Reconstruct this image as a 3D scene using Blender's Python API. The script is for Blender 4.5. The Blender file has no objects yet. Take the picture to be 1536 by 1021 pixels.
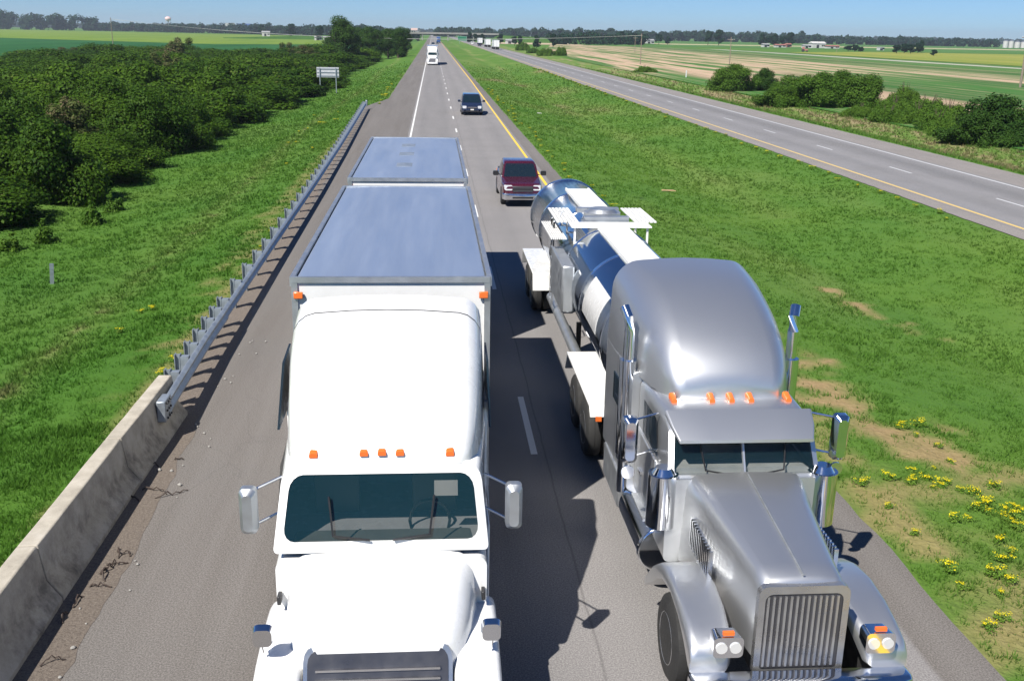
import bpy, math, random
import numpy as np
from mathutils import Vector, Matrix, noise
PI = math.pi
R_ = math.radians
C = bpy.context.scene.collection
rnd = random.Random(7)
NP = np.random.default_rng(11)

# ------------------------------------------------------------------ camera
CAMH = 7.23
PITCH, ROLL, YAW = R_(16.9), R_(1.0), 0.0802
cam_d = bpy.data.cameras.new('camera')
cam = bpy.data.objects.new('camera', cam_d); C.objects.link(cam)
cam_d.sensor_width = 36; cam_d.lens = 36 * 1516 / 1536
cam_d.clip_start = 0.1; cam_d.clip_end = 20000
RM = Matrix.Rotation(-YAW, 4, 'Z') @ Matrix.Rotation(PI / 2 - PITCH, 4, 'X') @ Matrix.Rotation(ROLL, 4, 'Z')
cam.matrix_world = Matrix.Translation((0, 0, CAMH)) @ RM
bpy.context.scene.camera = cam

def at(px, py, h=0.0):
    """ground position of a pixel of the photograph (1536 x 1021) at height h"""
    d = RM.to_3x3() @ Vector(((px - 768) / 1516, -(py - 510.5) / 1516, -1))
    t = (h - CAMH) / d.z
    return d.x * t, d.y * t

# ------------------------------------------------------------------ light
SUN_TO = Vector((2.12, 2.6, -4.1)).normalized()
elev = math.asin(-SUN_TO.z)
azi = math.atan2(-SUN_TO.x, -SUN_TO.y)          # direction towards the sun, clockwise from +Y
wd = bpy.data.worlds.new('World'); bpy.context.scene.world = wd; wd.use_nodes = True
nt = wd.node_tree; nt.nodes.clear()
sky = nt.nodes.new('ShaderNodeTexSky'); sky.sky_type = 'NISHITA'; sky.sun_disc = False
sky.sun_elevation = elev; sky.sun_rotation = azi; sky.altitude = 0
sky.air_density = 0.7; sky.dust_density = 0.0; sky.ozone_density = 5.0
bg = nt.nodes.new('ShaderNodeBackground'); bg.inputs['Strength'].default_value = 0.05
wo = nt.nodes.new('ShaderNodeOutputWorld')
tn = nt.nodes.new('ShaderNodeMix'); tn.data_type = 'RGBA'; tn.blend_type = 'MULTIPLY'; tn.inputs[0].default_value = 1; tn.inputs[7].default_value = (.73, 1.0, 1.33, 1)   # clear blue air
nt.links.new(sky.outputs[0], tn.inputs[6]); nt.links.new(tn.outputs[2], bg.inputs[0]); nt.links.new(bg.outputs[0], wo.inputs[0])
sl = bpy.data.lights.new('sun', 'SUN'); sl.energy = 5.0; sl.angle = R_(0.5); sl.color = (1, .955, .88)
so = bpy.data.objects.new('sun', sl); C.objects.link(so)
so.rotation_euler = SUN_TO.to_track_quat('-Z', 'Y').to_euler()
vs = bpy.context.scene.view_settings
vs.view_transform = 'Standard'; vs.look = 'None'; vs.gamma = 1; vs.exposure = 0.62
cy = bpy.context.scene.cycles
cy.max_bounces = 6; cy.transparent_max_bounces = 6; cy.volume_bounces = 0
cy.diffuse_bounces = 1; cy.glossy_bounces = 3; cy.sample_clamp_indirect = 4

# ------------------------------------------------------------------ material helpers
def new_mat(name):
    m = bpy.data.materials.new(name); m.use_nodes = True
    nt = m.node_tree; b = nt.nodes['Principled BSDF']
    return m, nt, b
def N(nt, t, **kw):
    n = nt.nodes.new(t)
    for k, v in kw.items():
        if k in n.inputs: n.inputs[k].default_value = v
        else: setattr(n, k, v)
    return n
def mathn(nt, op, a, b=None, clamp=False):
    n = nt.nodes.new('ShaderNodeMath'); n.operation = op; n.use_clamp = clamp
    for i, v in enumerate((a, b)):
        if v is None: continue
        if isinstance(v, (int, float)): n.inputs[i].default_value = v
        else: nt.links.new(v, n.inputs[i])
    return n.outputs[0]
def mixc(nt, f, a, b, mode='MIX'):
    n = nt.nodes.new('ShaderNodeMix'); n.data_type = 'RGBA'; n.blend_type = mode
    for s, v in ((0, f), (6, a), (7, b)):
        if isinstance(v, (int, float)): n.inputs[s].default_value = v
        elif isinstance(v, tuple): n.inputs[s].default_value = (*v, 1)[:4]
        else: nt.links.new(v, n.inputs[s])
    return n.outputs[2]
def maprange(nt, v, a, b, c=0, d=1, smooth=False):
    n = nt.nodes.new('ShaderNodeMapRange')
    if smooth: n.interpolation_type = 'SMOOTHSTEP'
    nt.links.new(v, n.inputs[0])
    for i, x in zip((1, 2, 3, 4), (a, b, c, d)): n.inputs[i].default_value = x
    return n.outputs[0]
def ramp(nt, fac, stops, interp='LINEAR'):
    n = nt.nodes.new('ShaderNodeValToRGB'); n.color_ramp.interpolation = interp
    e = n.color_ramp.elements
    while len(e) < len(stops): e.new(0.5)
    for x, (p, c) in zip(e, stops):
        x.position = p; x.color = (*c, 1)
    nt.links.new(fac, n.inputs[0]); return n.outputs[0]
def noise_n(nt, scale, detail=4, vec=None, rough=.55):
    n = N(nt, 'ShaderNodeTexNoise', Scale=scale, Detail=detail, Roughness=rough)
    if vec is not None: nt.links.new(vec, n.inputs['Vector'])
    return n.outputs['Fac']
def mapping(nt, vec, scale=(1, 1, 1), loc=(0, 0, 0)):
    n = nt.nodes.new('ShaderNodeMapping'); n.inputs['Scale'].default_value = scale; n.inputs['Location'].default_value = loc
    nt.links.new(vec, n.inputs[0]); return n.outputs[0]

def pmat(name, col, rough=.5, metal=0.0, var=.12, scale=3.0, bump=0.0, coat=0.0, dirt=0.0, stretch=(1, 1, 1), rvar=.12, bscale=40, specks=0):
    """painted / metal / plastic surface with soft procedural variation, road dirt low down"""
    m, nt, b = new_mat(name)
    tc = nt.nodes.new('ShaderNodeTexCoord')
    v = mapping(nt, tc.outputs['Object'], stretch)
    n1 = noise_n(nt, scale, 6, v)
    lo = tuple(c * (1 - var) for c in col); hi = tuple(min(1, c * (1 + var)) for c in col)
    c = mixc(nt, maprange(nt, n1, .3, .7), lo, hi)
    if dirt:
        n2 = noise_n(nt, scale * 3.1, 8, v, .7)
        geo = nt.nodes.new('ShaderNodeNewGeometry')
        sp = nt.nodes.new('ShaderNodeSeparateXYZ'); nt.links.new(geo.outputs['Position'], sp.inputs[0])
        low = maprange(nt, sp.outputs[2], 1.6, .2, 0.15, 1)
        f = mathn(nt, 'MULTIPLY', maprange(nt, n2, .45, .75), low)
        f = mathn(nt, 'MULTIPLY', f, dirt, True)
        c = mixc(nt, f, c, (.14, .12, .1))
    if specks:                                    # squashed insects and road film
        vn = N(nt, 'ShaderNodeTexVoronoi', Scale=16.0); nt.links.new(tc.outputs['Object'], vn.inputs['Vector'])
        n3 = noise_n(nt, 3.0, 4, v)
        f = mathn(nt, 'MULTIPLY', maprange(nt, vn.outputs['Distance'], .05, .11, specks, 0), maprange(nt, n3, .48, .6))
        c = mixc(nt, f, c, (.12, .10, .06))
        c = mixc(nt, maprange(nt, noise_n(nt, 1.1, 7, mapping(nt, tc.outputs['Object'], (3, .8, 1)), .7), .5, .75, 0, .35), c, (.42, .40, .36))
    nt.links.new(c, b.inputs['Base Color'])
    b.inputs['Metallic'].default_value = metal
    nt.links.new(maprange(nt, noise_n(nt, scale * 2, 5, v), .3, .7, max(.02, rough - rvar * rough * 2), min(1, rough + rvar * rough * 2)), b.inputs['Roughness'])
    if coat:
        b.inputs['Coat Weight'].default_value = coat; b.inputs['Coat Roughness'].default_value = .05
    if bump:
        bn = N(nt, 'ShaderNodeBump', Strength=bump, Distance=.02)
        nt.links.new(noise_n(nt, bscale, 5, v), bn.inputs['Height']); nt.links.new(bn.outputs[0], b.inputs['Normal'])
    return m
M = {}
M['white_paint'] = pmat('white truck paint', (.80, .80, .79), .25, coat=.6, dirt=.5, var=.02, specks=.5)
M['trailer_white'] = pmat('white trailer panel', (.74, .74, .73), .35, dirt=.4, var=.03)
M['trailer_roof'] = pmat('aluminium trailer roof', (.58, .66, .77), .40, metal=.8, var=.05, scale=.9, stretch=(2.5, .2, 1), rvar=.05)
M['grey_trim'] = pmat('brushed trim', (.5, .5, .5), .3, metal=.85)
M['alu'] = pmat('dull aluminium', (.5, .52, .54), .4, metal=.8, var=.1)
M['chrome'] = pmat('chrome', (.82, .83, .85), .08, metal=1, var=.02)
M['silver_paint'] = pmat('metallic grey truck paint', (.66, .67, .68), .38, metal=.88, var=.02, scale=1.0, coat=.5, rvar=.0)
M['tank_steel'] = pmat('polished stainless steel', (.62, .66, .70), .13, metal=1, var=.05, scale=1.2, stretch=(1, .4, 1))
M['walkway'] = pmat('white grating', (.78, .78, .76), .5, var=.06)
M['dark_metal'] = pmat('dark chassis metal', (.035, .035, .038), .5, metal=.3)
M['rubber'] = pmat('tyre rubber', (.022, .022, .022), .8, bump=.3)
M['rim'] = pmat('polished wheel rim', (.6, .6, .62), .25, metal=.9)
M['black'] = pmat('black plastic', (.02, .02, .022), .45)
M['grille'] = pmat('grille mesh', (.09, .09, .10), .35, metal=.6)
M['orange_lens'] = pmat('orange marker lens', (.75, .16, .03), .2)
M['maroon'] = pmat('maroon car paint', (.055, .005, .014), .25, coat=1, var=.05)
M['navy'] = pmat('dark blue car paint', (.012, .018, .04), .22, coat=1, var=.05)
M['bumper'] = pmat('chrome bumper', (.7, .7, .72), .18, metal=1)
M['seat'] = pmat('grey seat cloth', (.16, .16, .15), .9)
M['interior'] = pmat('beige cab trim', (.22, .23, .2), .8)
M['galv'] = pmat('galvanised steel', (.34, .38, .42), .42, metal=.55, var=.18, scale=4, bump=.05)
M['wood_grey'] = pmat('weathered wood', (.22, .18, .14), .9, var=.3, scale=6, bump=.4)
M['plank'] = pmat('pale timber', (.55, .36, .2), .8, var=.15)
M['sign_back'] = pmat('bare aluminium sign back', (.55, .56, .58), .5, metal=.3, var=.08)
M['sign_green'] = pmat('green sign sheet', (.01, .16, .08), .5, var=.05)
M['white_wall'] = pmat('white wall', (.50, .49, .47), .7, var=.06, scale=.3)
M['pink'] = pmat('faded pink tank', (.74, .52, .48), .6, var=.05, scale=.2)
M['blue_wall'] = pmat('blue metal wall', (.08, .16, .45), .6, scale=.2)
M['red_roof'] = pmat('red metal roof', (.30, .12, .10), .6, scale=.3)
M['grey_roof'] = pmat('grey roof', (.3, .3, .3), .6, scale=.3)
M['concrete_far'] = pmat('bridge concrete', (.30, .29, .27), .85, scale=.4)
M['bark'] = pmat('bark', (.07, .05, .035), .9, var=.3, scale=8, bump=.5)
M['car_white'] = pmat('white car paint', (.75, .75, .74), .3, coat=.5)
M['truck_blue'] = pmat('blue truck paint', (.02, .06, .20), .35, coat=.4)
M['wire'] = pmat('cable', (.35, .35, .33), .6)
M['rust'] = pmat('torn tyre scrap', (.05, .035, .028), .8)
M['litter'] = pmat('pale litter', (.7, .68, .62), .7)

def glass_mat(name, tint, alpha):
    m, nt, b = new_mat(name)
    b.inputs['Base Color'].default_value = (*tint, 1); b.inputs['Roughness'].default_value = .04
    b.inputs['Specular IOR Level'].default_value = .6
    b.inputs['Alpha'].default_value = alpha
    return m
M['glass'] = glass_mat('dark tinted glass', (.008, .02, .03), .80)
M['windscreen'] = glass_mat('windscreen glass', (.008, .03, .038), .62)
M['windscreen_clear'] = glass_mat('clear windscreen glass', (.01, .03, .04), .38)
M['dash_pale'] = pmat('pale grey dashboard', (.42, .44, .42), .7)
M['lamp'] = glass_mat('headlamp lens', (.8, .8, .78), .9)
M['lamp'].node_tree.nodes['Principled BSDF'].inputs['Metallic'].default_value = .3

# ------------------------------------------------------------------ mesh builder
class MB:
    def __init__(s): s.v = []; s.f = []; s.mi = []
    def add(s, vs, fs, mi=0):
        o = len(s.v); s.v += [tuple(v) for v in vs]
        for f in fs: s.f.append(tuple(i + o for i in f)); s.mi.append(mi)
        return s
    def box(s, x0, x1, y0, y1, z0, z1, mi=0):
        v = [(x, y, z) for z in (z0, z1) for y in (y0, y1) for x in (x0, x1)]
        return s.add(v, [(0, 2, 3, 1), (4, 5, 7, 6), (0, 1, 5, 4), (2, 6, 7, 3), (0, 4, 6, 2), (1, 3, 7, 5)], mi)
    def prism_x(s, prof, x0, x1, mi=0):     # prof: (y,z) outline
        n = len(prof)
        v = [(x0, y, z) for y, z in prof] + [(x1, y, z) for y, z in prof]
        f = [tuple(range(n - 1, -1, -1)), tuple(range(n, 2 * n))] + [(i, (i + 1) % n, n + (i + 1) % n, n + i) for i in range(n)]
        return s.add(v, f, mi)
    def prism_y(s, prof, y0, y1, mi=0):     # prof: (x,z) outline
        n = len(prof)
        v = [(x, y0, z) for x, z in prof] + [(x, y1, z) for x, z in prof]
        f = [tuple(range(n)), tuple(range(2 * n - 1, n - 1, -1))] + [((i + 1) % n, i, n + i, n + (i + 1) % n) for i in range(n)]
        return s.add(v, f, mi)
    def loft(s, rings, cap0=True, cap1=True, mi=0):
        n = len(rings[0]); v = [p for r in rings for p in r]; f = []
        for k in range(len(rings) - 1):
            for i in range(n):
                j = (i + 1) % n
                f.append((k * n + j, k * n + i, (k + 1) * n + i, (k + 1) * n + j))
        if cap0: f.append(tuple(range(n)))
        if cap1: f.append(tuple(range(len(v) - 1, len(v) - n - 1, -1)))
        return s.add(v, f, mi)
    def cyl(s, p0, p1, r0, r1=None, seg=12, mi=0, caps=True):
        r1 = r0 if r1 is None else r1
        p0 = Vector(p0); p1 = Vector(p1); d = (p1 - p0).normalized()
        a = d.orthogonal().normalized(); b = d.cross(a)
        ri = lambda p, r: [p + a * (r * math.cos(2 * PI * i / seg)) + b * (r * math.sin(2 * PI * i / seg)) for i in range(seg)]
        return s.loft([ri(p0, r0), ri(p1, r1)], caps, caps, mi)
    def tube(s, pts, r, seg=6, mi=0):
        pts = [Vector(p) for p in pts]; rings = []
        for i, p in enumerate(pts):
            d = (pts[min(i + 1, len(pts) - 1)] - pts[max(i - 1, 0)]).normalized()
            a = d.cross(Vector((0, 0, 1)));
            if a.length < .05: a = d.cross(Vector((1, 0, 0)))
            a.normalize(); b = d.cross(a)
            rr = r[i] if isinstance(r, (list, tuple)) else r
            rings.append([p + a * (rr * math.cos(2 * PI * k / seg)) + b * (rr * math.sin(2 * PI * k / seg)) for k in range(seg)])
        return s.loft(rings, True, True, mi)
    def lathe_x(s, prof, c, seg=28, mi=0):   # prof: (x, r) revolve about x axis through c=(x,y,z)
        rings = [[(c[0] + x, c[1] + r * math.cos(2 * PI * k / seg), c[2] + r * math.sin(2 * PI * k / seg)) for k in range(seg)] for x, r in prof]
        return s.loft(rings, True, True, mi)
    def build(s, name, mat, parent=None, smooth=35, bevel=0, loc=None):
        me = bpy.data.meshes.new(name); me.from_pydata(s.v, [], s.f)
        mats = mat if isinstance(mat, (list, tuple)) else [mat]
        for m in mats: me.materials.append(m)
        if len(mats) > 1: me.polygons.foreach_set('material_index', s.mi)
        import bmesh
        bm = bmesh.new(); bm.from_mesh(me); bmesh.ops.recalc_face_normals(bm, faces=bm.faces); bm.to_mesh(me); bm.free()
        if smooth:
            me.shade_smooth(); me.set_sharp_from_angle(angle=R_(smooth))
        me.update()
        o = bpy.data.objects.new(name, me); C.objects.link(o)
        if parent is not None: o.parent = parent
        if loc: o.location = loc
        if bevel:
            b = o.modifiers.new('bevel', 'BEVEL'); b.width = bevel; b.segments = 2; b.limit_method = 'ANGLE'; b.angle_limit = R_(40)
        return o

def ring(y, zb, zt, w, rt=.1, rb=.05, taper=0.0, shear=0.0, crown=0.0, x=0.0, n=4, m=4):
    """rounded rectangular ring in the xz plane"""
    pts = []
    def arc(cx, cz, r, a0, a1):
        for i in range(n + 1):
            a = a0 + (a1 - a0) * i / n
            pts.append((cx + r * math.cos(a), cz + r * math.sin(a)))
    def line(a, b):
        for i in range(1, m): pts.append((a[0] + (b[0] - a[0]) * i / m, a[1] + (b[1] - a[1]) * i / m))
    rt = min(rt, w * .98, (zt - zb) * .49); rb = min(rb, w * .98, (zt - zb) * .49)
    arc(-w + rb, zb + rb, rb, PI, 1.5 * PI); line((-w + rb, zb), (w - rb, zb))
    arc(w - rb, zb + rb, rb, 1.5 * PI, 2 * PI)
    arc(w - rt, zt - rt, rt, 0, .5 * PI); line((w - rt, zt), (-w + rt, zt))
    arc(-w + rt, zt - rt, rt, .5 * PI, PI)
    out = []
    for px, pz in pts:
        t = (pz - zb) / (zt - zb)
        q = px * (1 - taper * t)
        z = pz + (crown * (1 - (px / w) ** 2) if t > .5 else 0)
        out.append((x + q, y + shear * (pz - zb), z))
    return out
def interp(t, pts):
    for (a, b), (c, d) in zip(pts, pts[1:]):
        if t <= c: return b + (d - b) * max(0, (t - a)) / (c - a)
    return pts[-1][1]

# ------------------------------------------------------------------ object helpers
def tag(o, label, cat, group=None):
    o['label'] = label; o['category'] = cat
    if group: o['group'] = group
    return o
def empty(name, loc, label, cat, group=None, rz=0):
    o = bpy.data.objects.new(name, None); C.objects.link(o); o.location = loc; o.rotation_euler.z = rz
    o.empty_display_size = .3
    return tag(o, label, cat, group)
def struct(o, kind='structure'): o['kind'] = kind; return o
KIDS = {}
def copy_tree(o, parent=None, top=True):
    c = o.copy(); C.objects.link(c)
    if parent is not None:
        c.parent = parent
    for ch in list(o.children): copy_tree(ch, c)
    return c

# ------------------------------------------------------------------ terrain
HX = [(-9000, -1.5), (-16, -1.5), (-13, -1.25), (-7.2, -.22), (-5.2, -.05), (6.6, -.05), (7.6, -.1), (10, -.35), (14.5, -.85), (19.5, -.5), (22.6, -.18), (34.4, -.18), (37.5, -.75), (40.5, -1.2), (44, -1.0), (9000, -1.0)]
hx0 = np.array([a for a, b in HX]); hx1 = np.array([b for a, b in HX])
def ground_z(x, y=0):
    return float(np.interp(x, hx0, hx1))
def axis(dense_a, dense_b, step, far_a, far_b, growth=1.16):
    a = list(np.arange(dense_a, dense_b + 1e-6, step))
    s = step; p = dense_b
    while p < far_b: s *= growth; p += s; a.append(min(p, far_b))
    s = step; p = dense_a; pre = []
    while p > far_a: s *= growth; p -= s; pre.append(max(p, far_a))
    return np.array(pre[::-1] + a)
SOIL = [(8.5, 20.8, .95, 2.6, .9), (9.3, 17.6, 1.1, 1.4, .8), (10.2, 16.0, 1.8, 1.0, .5), (8.0, 24, .8, 4, .55), (13.0, 29.6, .45, 1.7, .9), (13.8, 26.5, .5, 1.0, .9), (7.4, 14, .5, 5, .6), (8.0, 11, 1.4, 3, .45), (10.5, 12, 2, 2.5, .35),
        (7.3, 33, .35, 14, .5), (-5.55, 14, .3, 7, .8), (-6.0, 27, .35, 10, .5), (-6.6, 60, .5, 30, .4)]
def masks(x, y):
    n = noise.fractal(Vector((x * .9, y * .9, 0)), 1.0, 2.0, 4)
    n2 = noise.fractal(Vector((x * .15, y * .05, 4)), 1.0, 2.0, 3)
    s = 0
    for cx, cy_, rx, ry, k in SOIL:
        dd = ((x - cx) / rx) ** 2 + ((y - cy_) / ry) ** 2
        if dd < 4: s = max(s, k * min(1, max(0, 1.05 - dd * .8 + n * 1.9)))
    st = 0
    if x < -6:                       # worn, paler strip in the left verge
        c = -10.2 + .6 * math.sin(y * .05)
        st = max(0, 1 - abs(x - c) / 1.3) * (.48 + n * .5)
        st = max(st, .35 * max(0, n2))
    elif x < 23: st = max(0, n2 + (.12 if y > 70 else 0)) * (.75 if y > 25 else .4) + max(0, 1 - abs(x - 15 - math.sin(y * .03)) / 1.6) * .3 * (1 if y > 45 else 0)
    elif 34 < x < 46: st = min(1, max(0, (x - 35.0) / 2.5)) * (.55 + n * .7 + n2 * .5)
    return min(1, max(0, s)), min(1, max(0, st))
def make_ground():
    xs = np.unique(np.concatenate([axis(-20, 46, .4, -6000, 6000), hx0[np.abs(hx0) < 100]]))
    ys = axis(6, 46, .35, -400, 5600, 1.03)
    X, Y = np.meshgrid(xs, ys)
    Z = np.interp(X, hx0, hx1)
    nx, ny = len(xs), len(ys)
    Zf = Z.ravel(); S = np.zeros(nx * ny); T = np.zeros(nx * ny)
    k = 0
    for j in range(ny):
        for i in range(nx):
            x = xs[i]; y = ys[j]
            if -22 < x < 48 and 0 < y < 900:
                road = -6 < x < 7.4 or 22 < x < 35
                if not road: Zf[k] += .05 * noise.noise(Vector((x * .5, y * .3, 0))) + .025 * noise.noise(Vector((x * 2, y * 2, 0)))
                S[k], T[k] = masks(x, y)
            k += 1
    me = bpy.data.meshes.new('grass_verge')
    v = np.stack([X.ravel(), Y.ravel(), Zf], 1)
    idx = np.arange(nx * ny).reshape(ny, nx)
    f = np.stack([idx[:-1, :-1], idx[:-1, 1:], idx[1:, 1:], idx[1:, :-1]], -1).reshape(-1, 4)
    raw_mesh(me, v, f)
    for nm, arr in (('soil', S), ('straw', T)):
        a = me.attributes.new(nm, 'FLOAT', 'POINT'); a.data.foreach_set('value', arr.astype(np.float32))
    me.shade_smooth()
    o = bpy.data.objects.new('ground', me); C.objects.link(o); struct(o)
    me.materials.append(M['ground'])
    return o
def raw_mesh(me, v, f):
    v = np.asarray(v, np.float32); f = np.asarray(f, np.int32); k = f.shape[1]
    me.vertices.add(len(v)); me.vertices.foreach_set('co', v.ravel())
    me.loops.add(f.size); me.loops.foreach_set('vertex_index', f.ravel())
    me.polygons.add(len(f)); me.polygons.foreach_set('loop_start', np.arange(len(f), dtype=np.int32) * k)
    me.update(calc_edges=True)

def grass_colour(nt, soil, straw, blades=False):
    geo = nt.nodes.new('ShaderNodeNewGeometry'); P = geo.outputs['Position']
    big = noise_n(nt, .11, 4, P); mid = noise_n(nt, .9, 5, P, .65); fine = noise_n(nt, 9, 4, P, .7)
    k = 1.5 if blades else 1.05
    g1 = (.070 * k, .148 * k, .020 * k); g2 = (.098 * k, .182 * k, .028 * k)
    c = mixc(nt, maprange(nt, mid, .25, .75), g1, g2)
    c = mixc(nt, maprange(nt, big, .40, .62, 0, .55), c, (.056 * k, .142 * k, .022 * k))
    c = mixc(nt, maprange(nt, fine, .55, .85, 0, .3), c, (.022, .06, .010) if not blades else (.12, .21, .04))
    c = mixc(nt, maprange(nt, straw, 0, .6, 0, .6), c, (.17, .22, .06)); c = mixc(nt, maprange(nt, straw, .5, .95, 0, .85), c, (.27, .21, .12))
    sx = nt.nodes.new('ShaderNodeSeparateXYZ'); nt.links.new(P, sx.inputs[0])      # lusher, deeper green turf on the left embankment
    lush = mathn(nt, 'MULTIPLY', maprange(nt, sx.outputs[0], -4, -6), maprange(nt, sx.outputs[1], 60, 25, .35, .8))
    c = mixc(nt, lush, c, mixc(nt, 1, c, (.62, .78, .55), 'MULTIPLY'))
    s = mathn(nt, 'MULTIPLY', soil, 1.0)
    so_ = mixc(nt, maprange(nt, fine, .3, .7), (.27, .175, .09), (.40, .28, .15))
    return mixc(nt, s, c, so_), fine, mid
def ground_mat():
    m, nt, b = new_mat('grass and soil'); M['ground'] = m
    a1 = N(nt, 'ShaderNodeAttribute', attribute_name='soil').outputs['Fac']
    a2 = N(nt, 'ShaderNodeAttribute', attribute_name='straw').outputs['Fac']
    c, fine, mid = grass_colour(nt, a1, a2)
    nt.links.new(c, b.inputs['Base Color']); b.inputs['Roughness'].default_value = .9
    b.inputs['Specular IOR Level'].default_value = .15
    bn = N(nt, 'ShaderNodeBump', Strength=.8, Distance=.08)
    nt.links.new(mathn(nt, 'ADD', fine, mathn(nt, 'MULTIPLY', mid, 1.5)), bn.inputs['Height']); nt.links.new(bn.outputs[0], b.inputs['Normal'])
ground_mat()
make_ground()

def sheet(name, pts, z, mat):
    me = bpy.data.meshes.new(name)
    me.from_pydata([(x, y, z) for x, y in pts], [], [tuple(range(len(pts)))]); me.materials.append(mat)
    if me.polygons[0].normal.z < 0: me.flip_normals()
    o = bpy.data.objects.new(name, me); C.objects.link(o); return struct(o)

# ------------------------------------------------------------------ roads
def asphalt(name, lanes, shoulder, x_l, x_r, paths, seams=()):
    m, nt, b = new_mat(name)
    geo = nt.nodes.new('ShaderNodeNewGeometry'); P = geo.outputs['Position']
    sp = nt.nodes.new('ShaderNodeSeparateXYZ'); nt.links.new(P, sp.inputs[0]); X = sp.outputs[0]
    wob = mathn(nt, 'MULTIPLY', mathn(nt, 'SUBTRACT', noise_n(nt, .6, 5, P), .5), .12)
    Xw = mathn(nt, 'ADD', X, wob)
    inside = mathn(nt, 'MULTIPLY', maprange(nt, Xw, x_l - .04, x_l + .04), maprange(nt, Xw, x_r + .04, x_r - .04))
    c = mixc(nt, inside, shoulder, lanes)
    for cx, w, k in paths:            # worn, darker bands where tyres and drips run
        d = mathn(nt, 'ABSOLUTE', mathn(nt, 'SUBTRACT', Xw, cx))
        c = mixc(nt, maprange(nt, d, 0, w, k, 0, True), c, (.085, .087, .095))
    st = noise_n(nt, 1, 6, mapping(nt, P, (1.3, .05, 1)), .6)
    c = mixc(nt, maprange(nt, st, .35, .7, 0, .22), c, (.36, .34, .33))
    blot = noise_n(nt, .35, 6, P, .6)
    c = mixc(nt, maprange(nt, blot, .45, .7, 0, .28), c, (.11, .105, .10))
    grit = noise_n(nt, 45, 5, P, .85)
    c = mixc(nt, maprange(nt, grit, .42, .62, .0, 1), mixc(nt, .45, c, (.05, .05, .05)), mixc(nt, .22, c, (.6, .58, .54)))
    vo = N(nt, 'ShaderNodeTexVoronoi', feature='DISTANCE_TO_EDGE', Scale=.11)
    vv = mapping(nt, P, (1.6, .8, 1)); nn = nt.nodes.new('ShaderNodeTexNoise'); nn.inputs['Scale'].default_value = 1.2
    nt.links.new(P, nn.inputs['Vector']); va = nt.nodes.new('ShaderNodeVectorMath'); va.operation = 'ADD'
    nt.links.new(vv, va.inputs[0]); nt.links.new(nn.outputs['Color'], va.inputs[1]); nt.links.new(va.outputs[0], vo.inputs['Vector'])
    crack = maprange(nt, vo.outputs['Distance'], .0, .005, .10, 0)
    c = mixc(nt, crack, c, (.04, .04, .04))
    for sx in seams:
        d = mathn(nt, 'ABSOLUTE', mathn(nt, 'SUBTRACT', Xw, sx))
        c = mixc(nt, maprange(nt, d, 0.005, .025, .35, 0), c, (.045, .042, .04))
    nt.links.new(c, b.inputs['Base Color']); b.inputs['Roughness'].default_value = .85
    b.inputs['Specular IOR Level'].default_value = .3
    bn = N(nt, 'ShaderNodeBump', Strength=.5, Distance=.01); nt.links.new(grit, bn.inputs['Height']); nt.links.new(bn.outputs[0], b.inputs['Normal'])
    return m
M['road1'] = asphalt('asphalt near roadway', (.225, .212, .212), (.108, .091, .079), -1.85, 5.95, [(-.75, .8, .34), (1.0, .8, .40), (2.9, .7, .24), (4.7, .7, .24), (.15, .9, .25)], (-1.85, 1.98))
M['road2'] = asphalt('asphalt far roadway', (.21, .208, .222), (.235, .208, .192), 24.05, 31.3, [(29.4, 1.5, .62), (26.2, 1.3, .30)], (24.0, 31.3))
EDGE_L = [(-20, -5.6), (16, -5.6), (19, -5.75), (30, -5.7), (60, -6.1), (90, -6.75), (102, -6.95), (106, -6.5), (116, -4.95), (5600, -4.85)]
def strip(name, left, right, z, mat, jag=0.0, step=.5, ymax=5600):
    ys = [-20]; s = step
    while ys[-1] < ymax:
        if ys[-1] > 60: s *= 1.05
        ys.append(min(ymax, ys[-1] + s))
    v = []; f = []
    for i, y in enumerate(ys):
        j1 = jag * noise.fractal(Vector((0, y * 1.1, 1)), 1, 2, 4) if y < 300 else 0
        j2 = jag * noise.fractal(Vector((9, y * 1.1, 5)), 1, 2, 4) if y < 300 else 0
        v += [(interp(y, left) + j1, y, z), (interp(y, right) + j2, y, z)]
        if i: f.append((2 * i - 2, 2 * i - 1, 2 * i + 1, 2 * i))
    me = bpy.data.meshes.new(name); me.from_pydata(v, [], f); me.materials.append(mat)
    o = bpy.data.objects.new(name, me); C.objects.link(o); return struct(o)
strip('roadway', EDGE_L, [(-20, 6.72), (5600, 6.72)], 0, M['road1'], .09)
strip('far_roadway', [(-20, 23.0), (5600, 22.9)], [(-20, 34.1), (5600, 34.1)], -.15, M['road2'], .1)
# gravel and dirt swept against the barrier
m, nt_, b_ = new_mat('roadside grit'); geo = nt_.nodes.new('ShaderNodeNewGeometry')
g1 = noise_n(nt_, 28, 6, geo.outputs['Position'], .8)
nt_.links.new(ramp(nt_, g1, [(.3, (.07, .055, .045)), (.5, (.17, .14, .115)), (.62, (.22, .185, .15)), (.75, (.42, .38, .33))]), b_.inputs['Base Color'])
b_.inputs['Roughness'].default_value = .95
bn = N(nt_, 'ShaderNodeBump', Strength=1, Distance=.03); nt_.links.new(g1, bn.inputs['Height']); nt_.links.new(bn.outputs[0], b_.inputs['Normal'])
M['grit'] = m
strip('gravel_strip', [(-20, -5.3), (19, -5.3), (30, -5.6), (100, -6.3), (5600, -6.3)], [(-20, -4.25), (14, -4.32), (19, -4.55), (28, -4.9), (60, -5.6), (99, -6.25), (5600, -6.25)], .004, M['grit'], .10, .25, 99)

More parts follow.
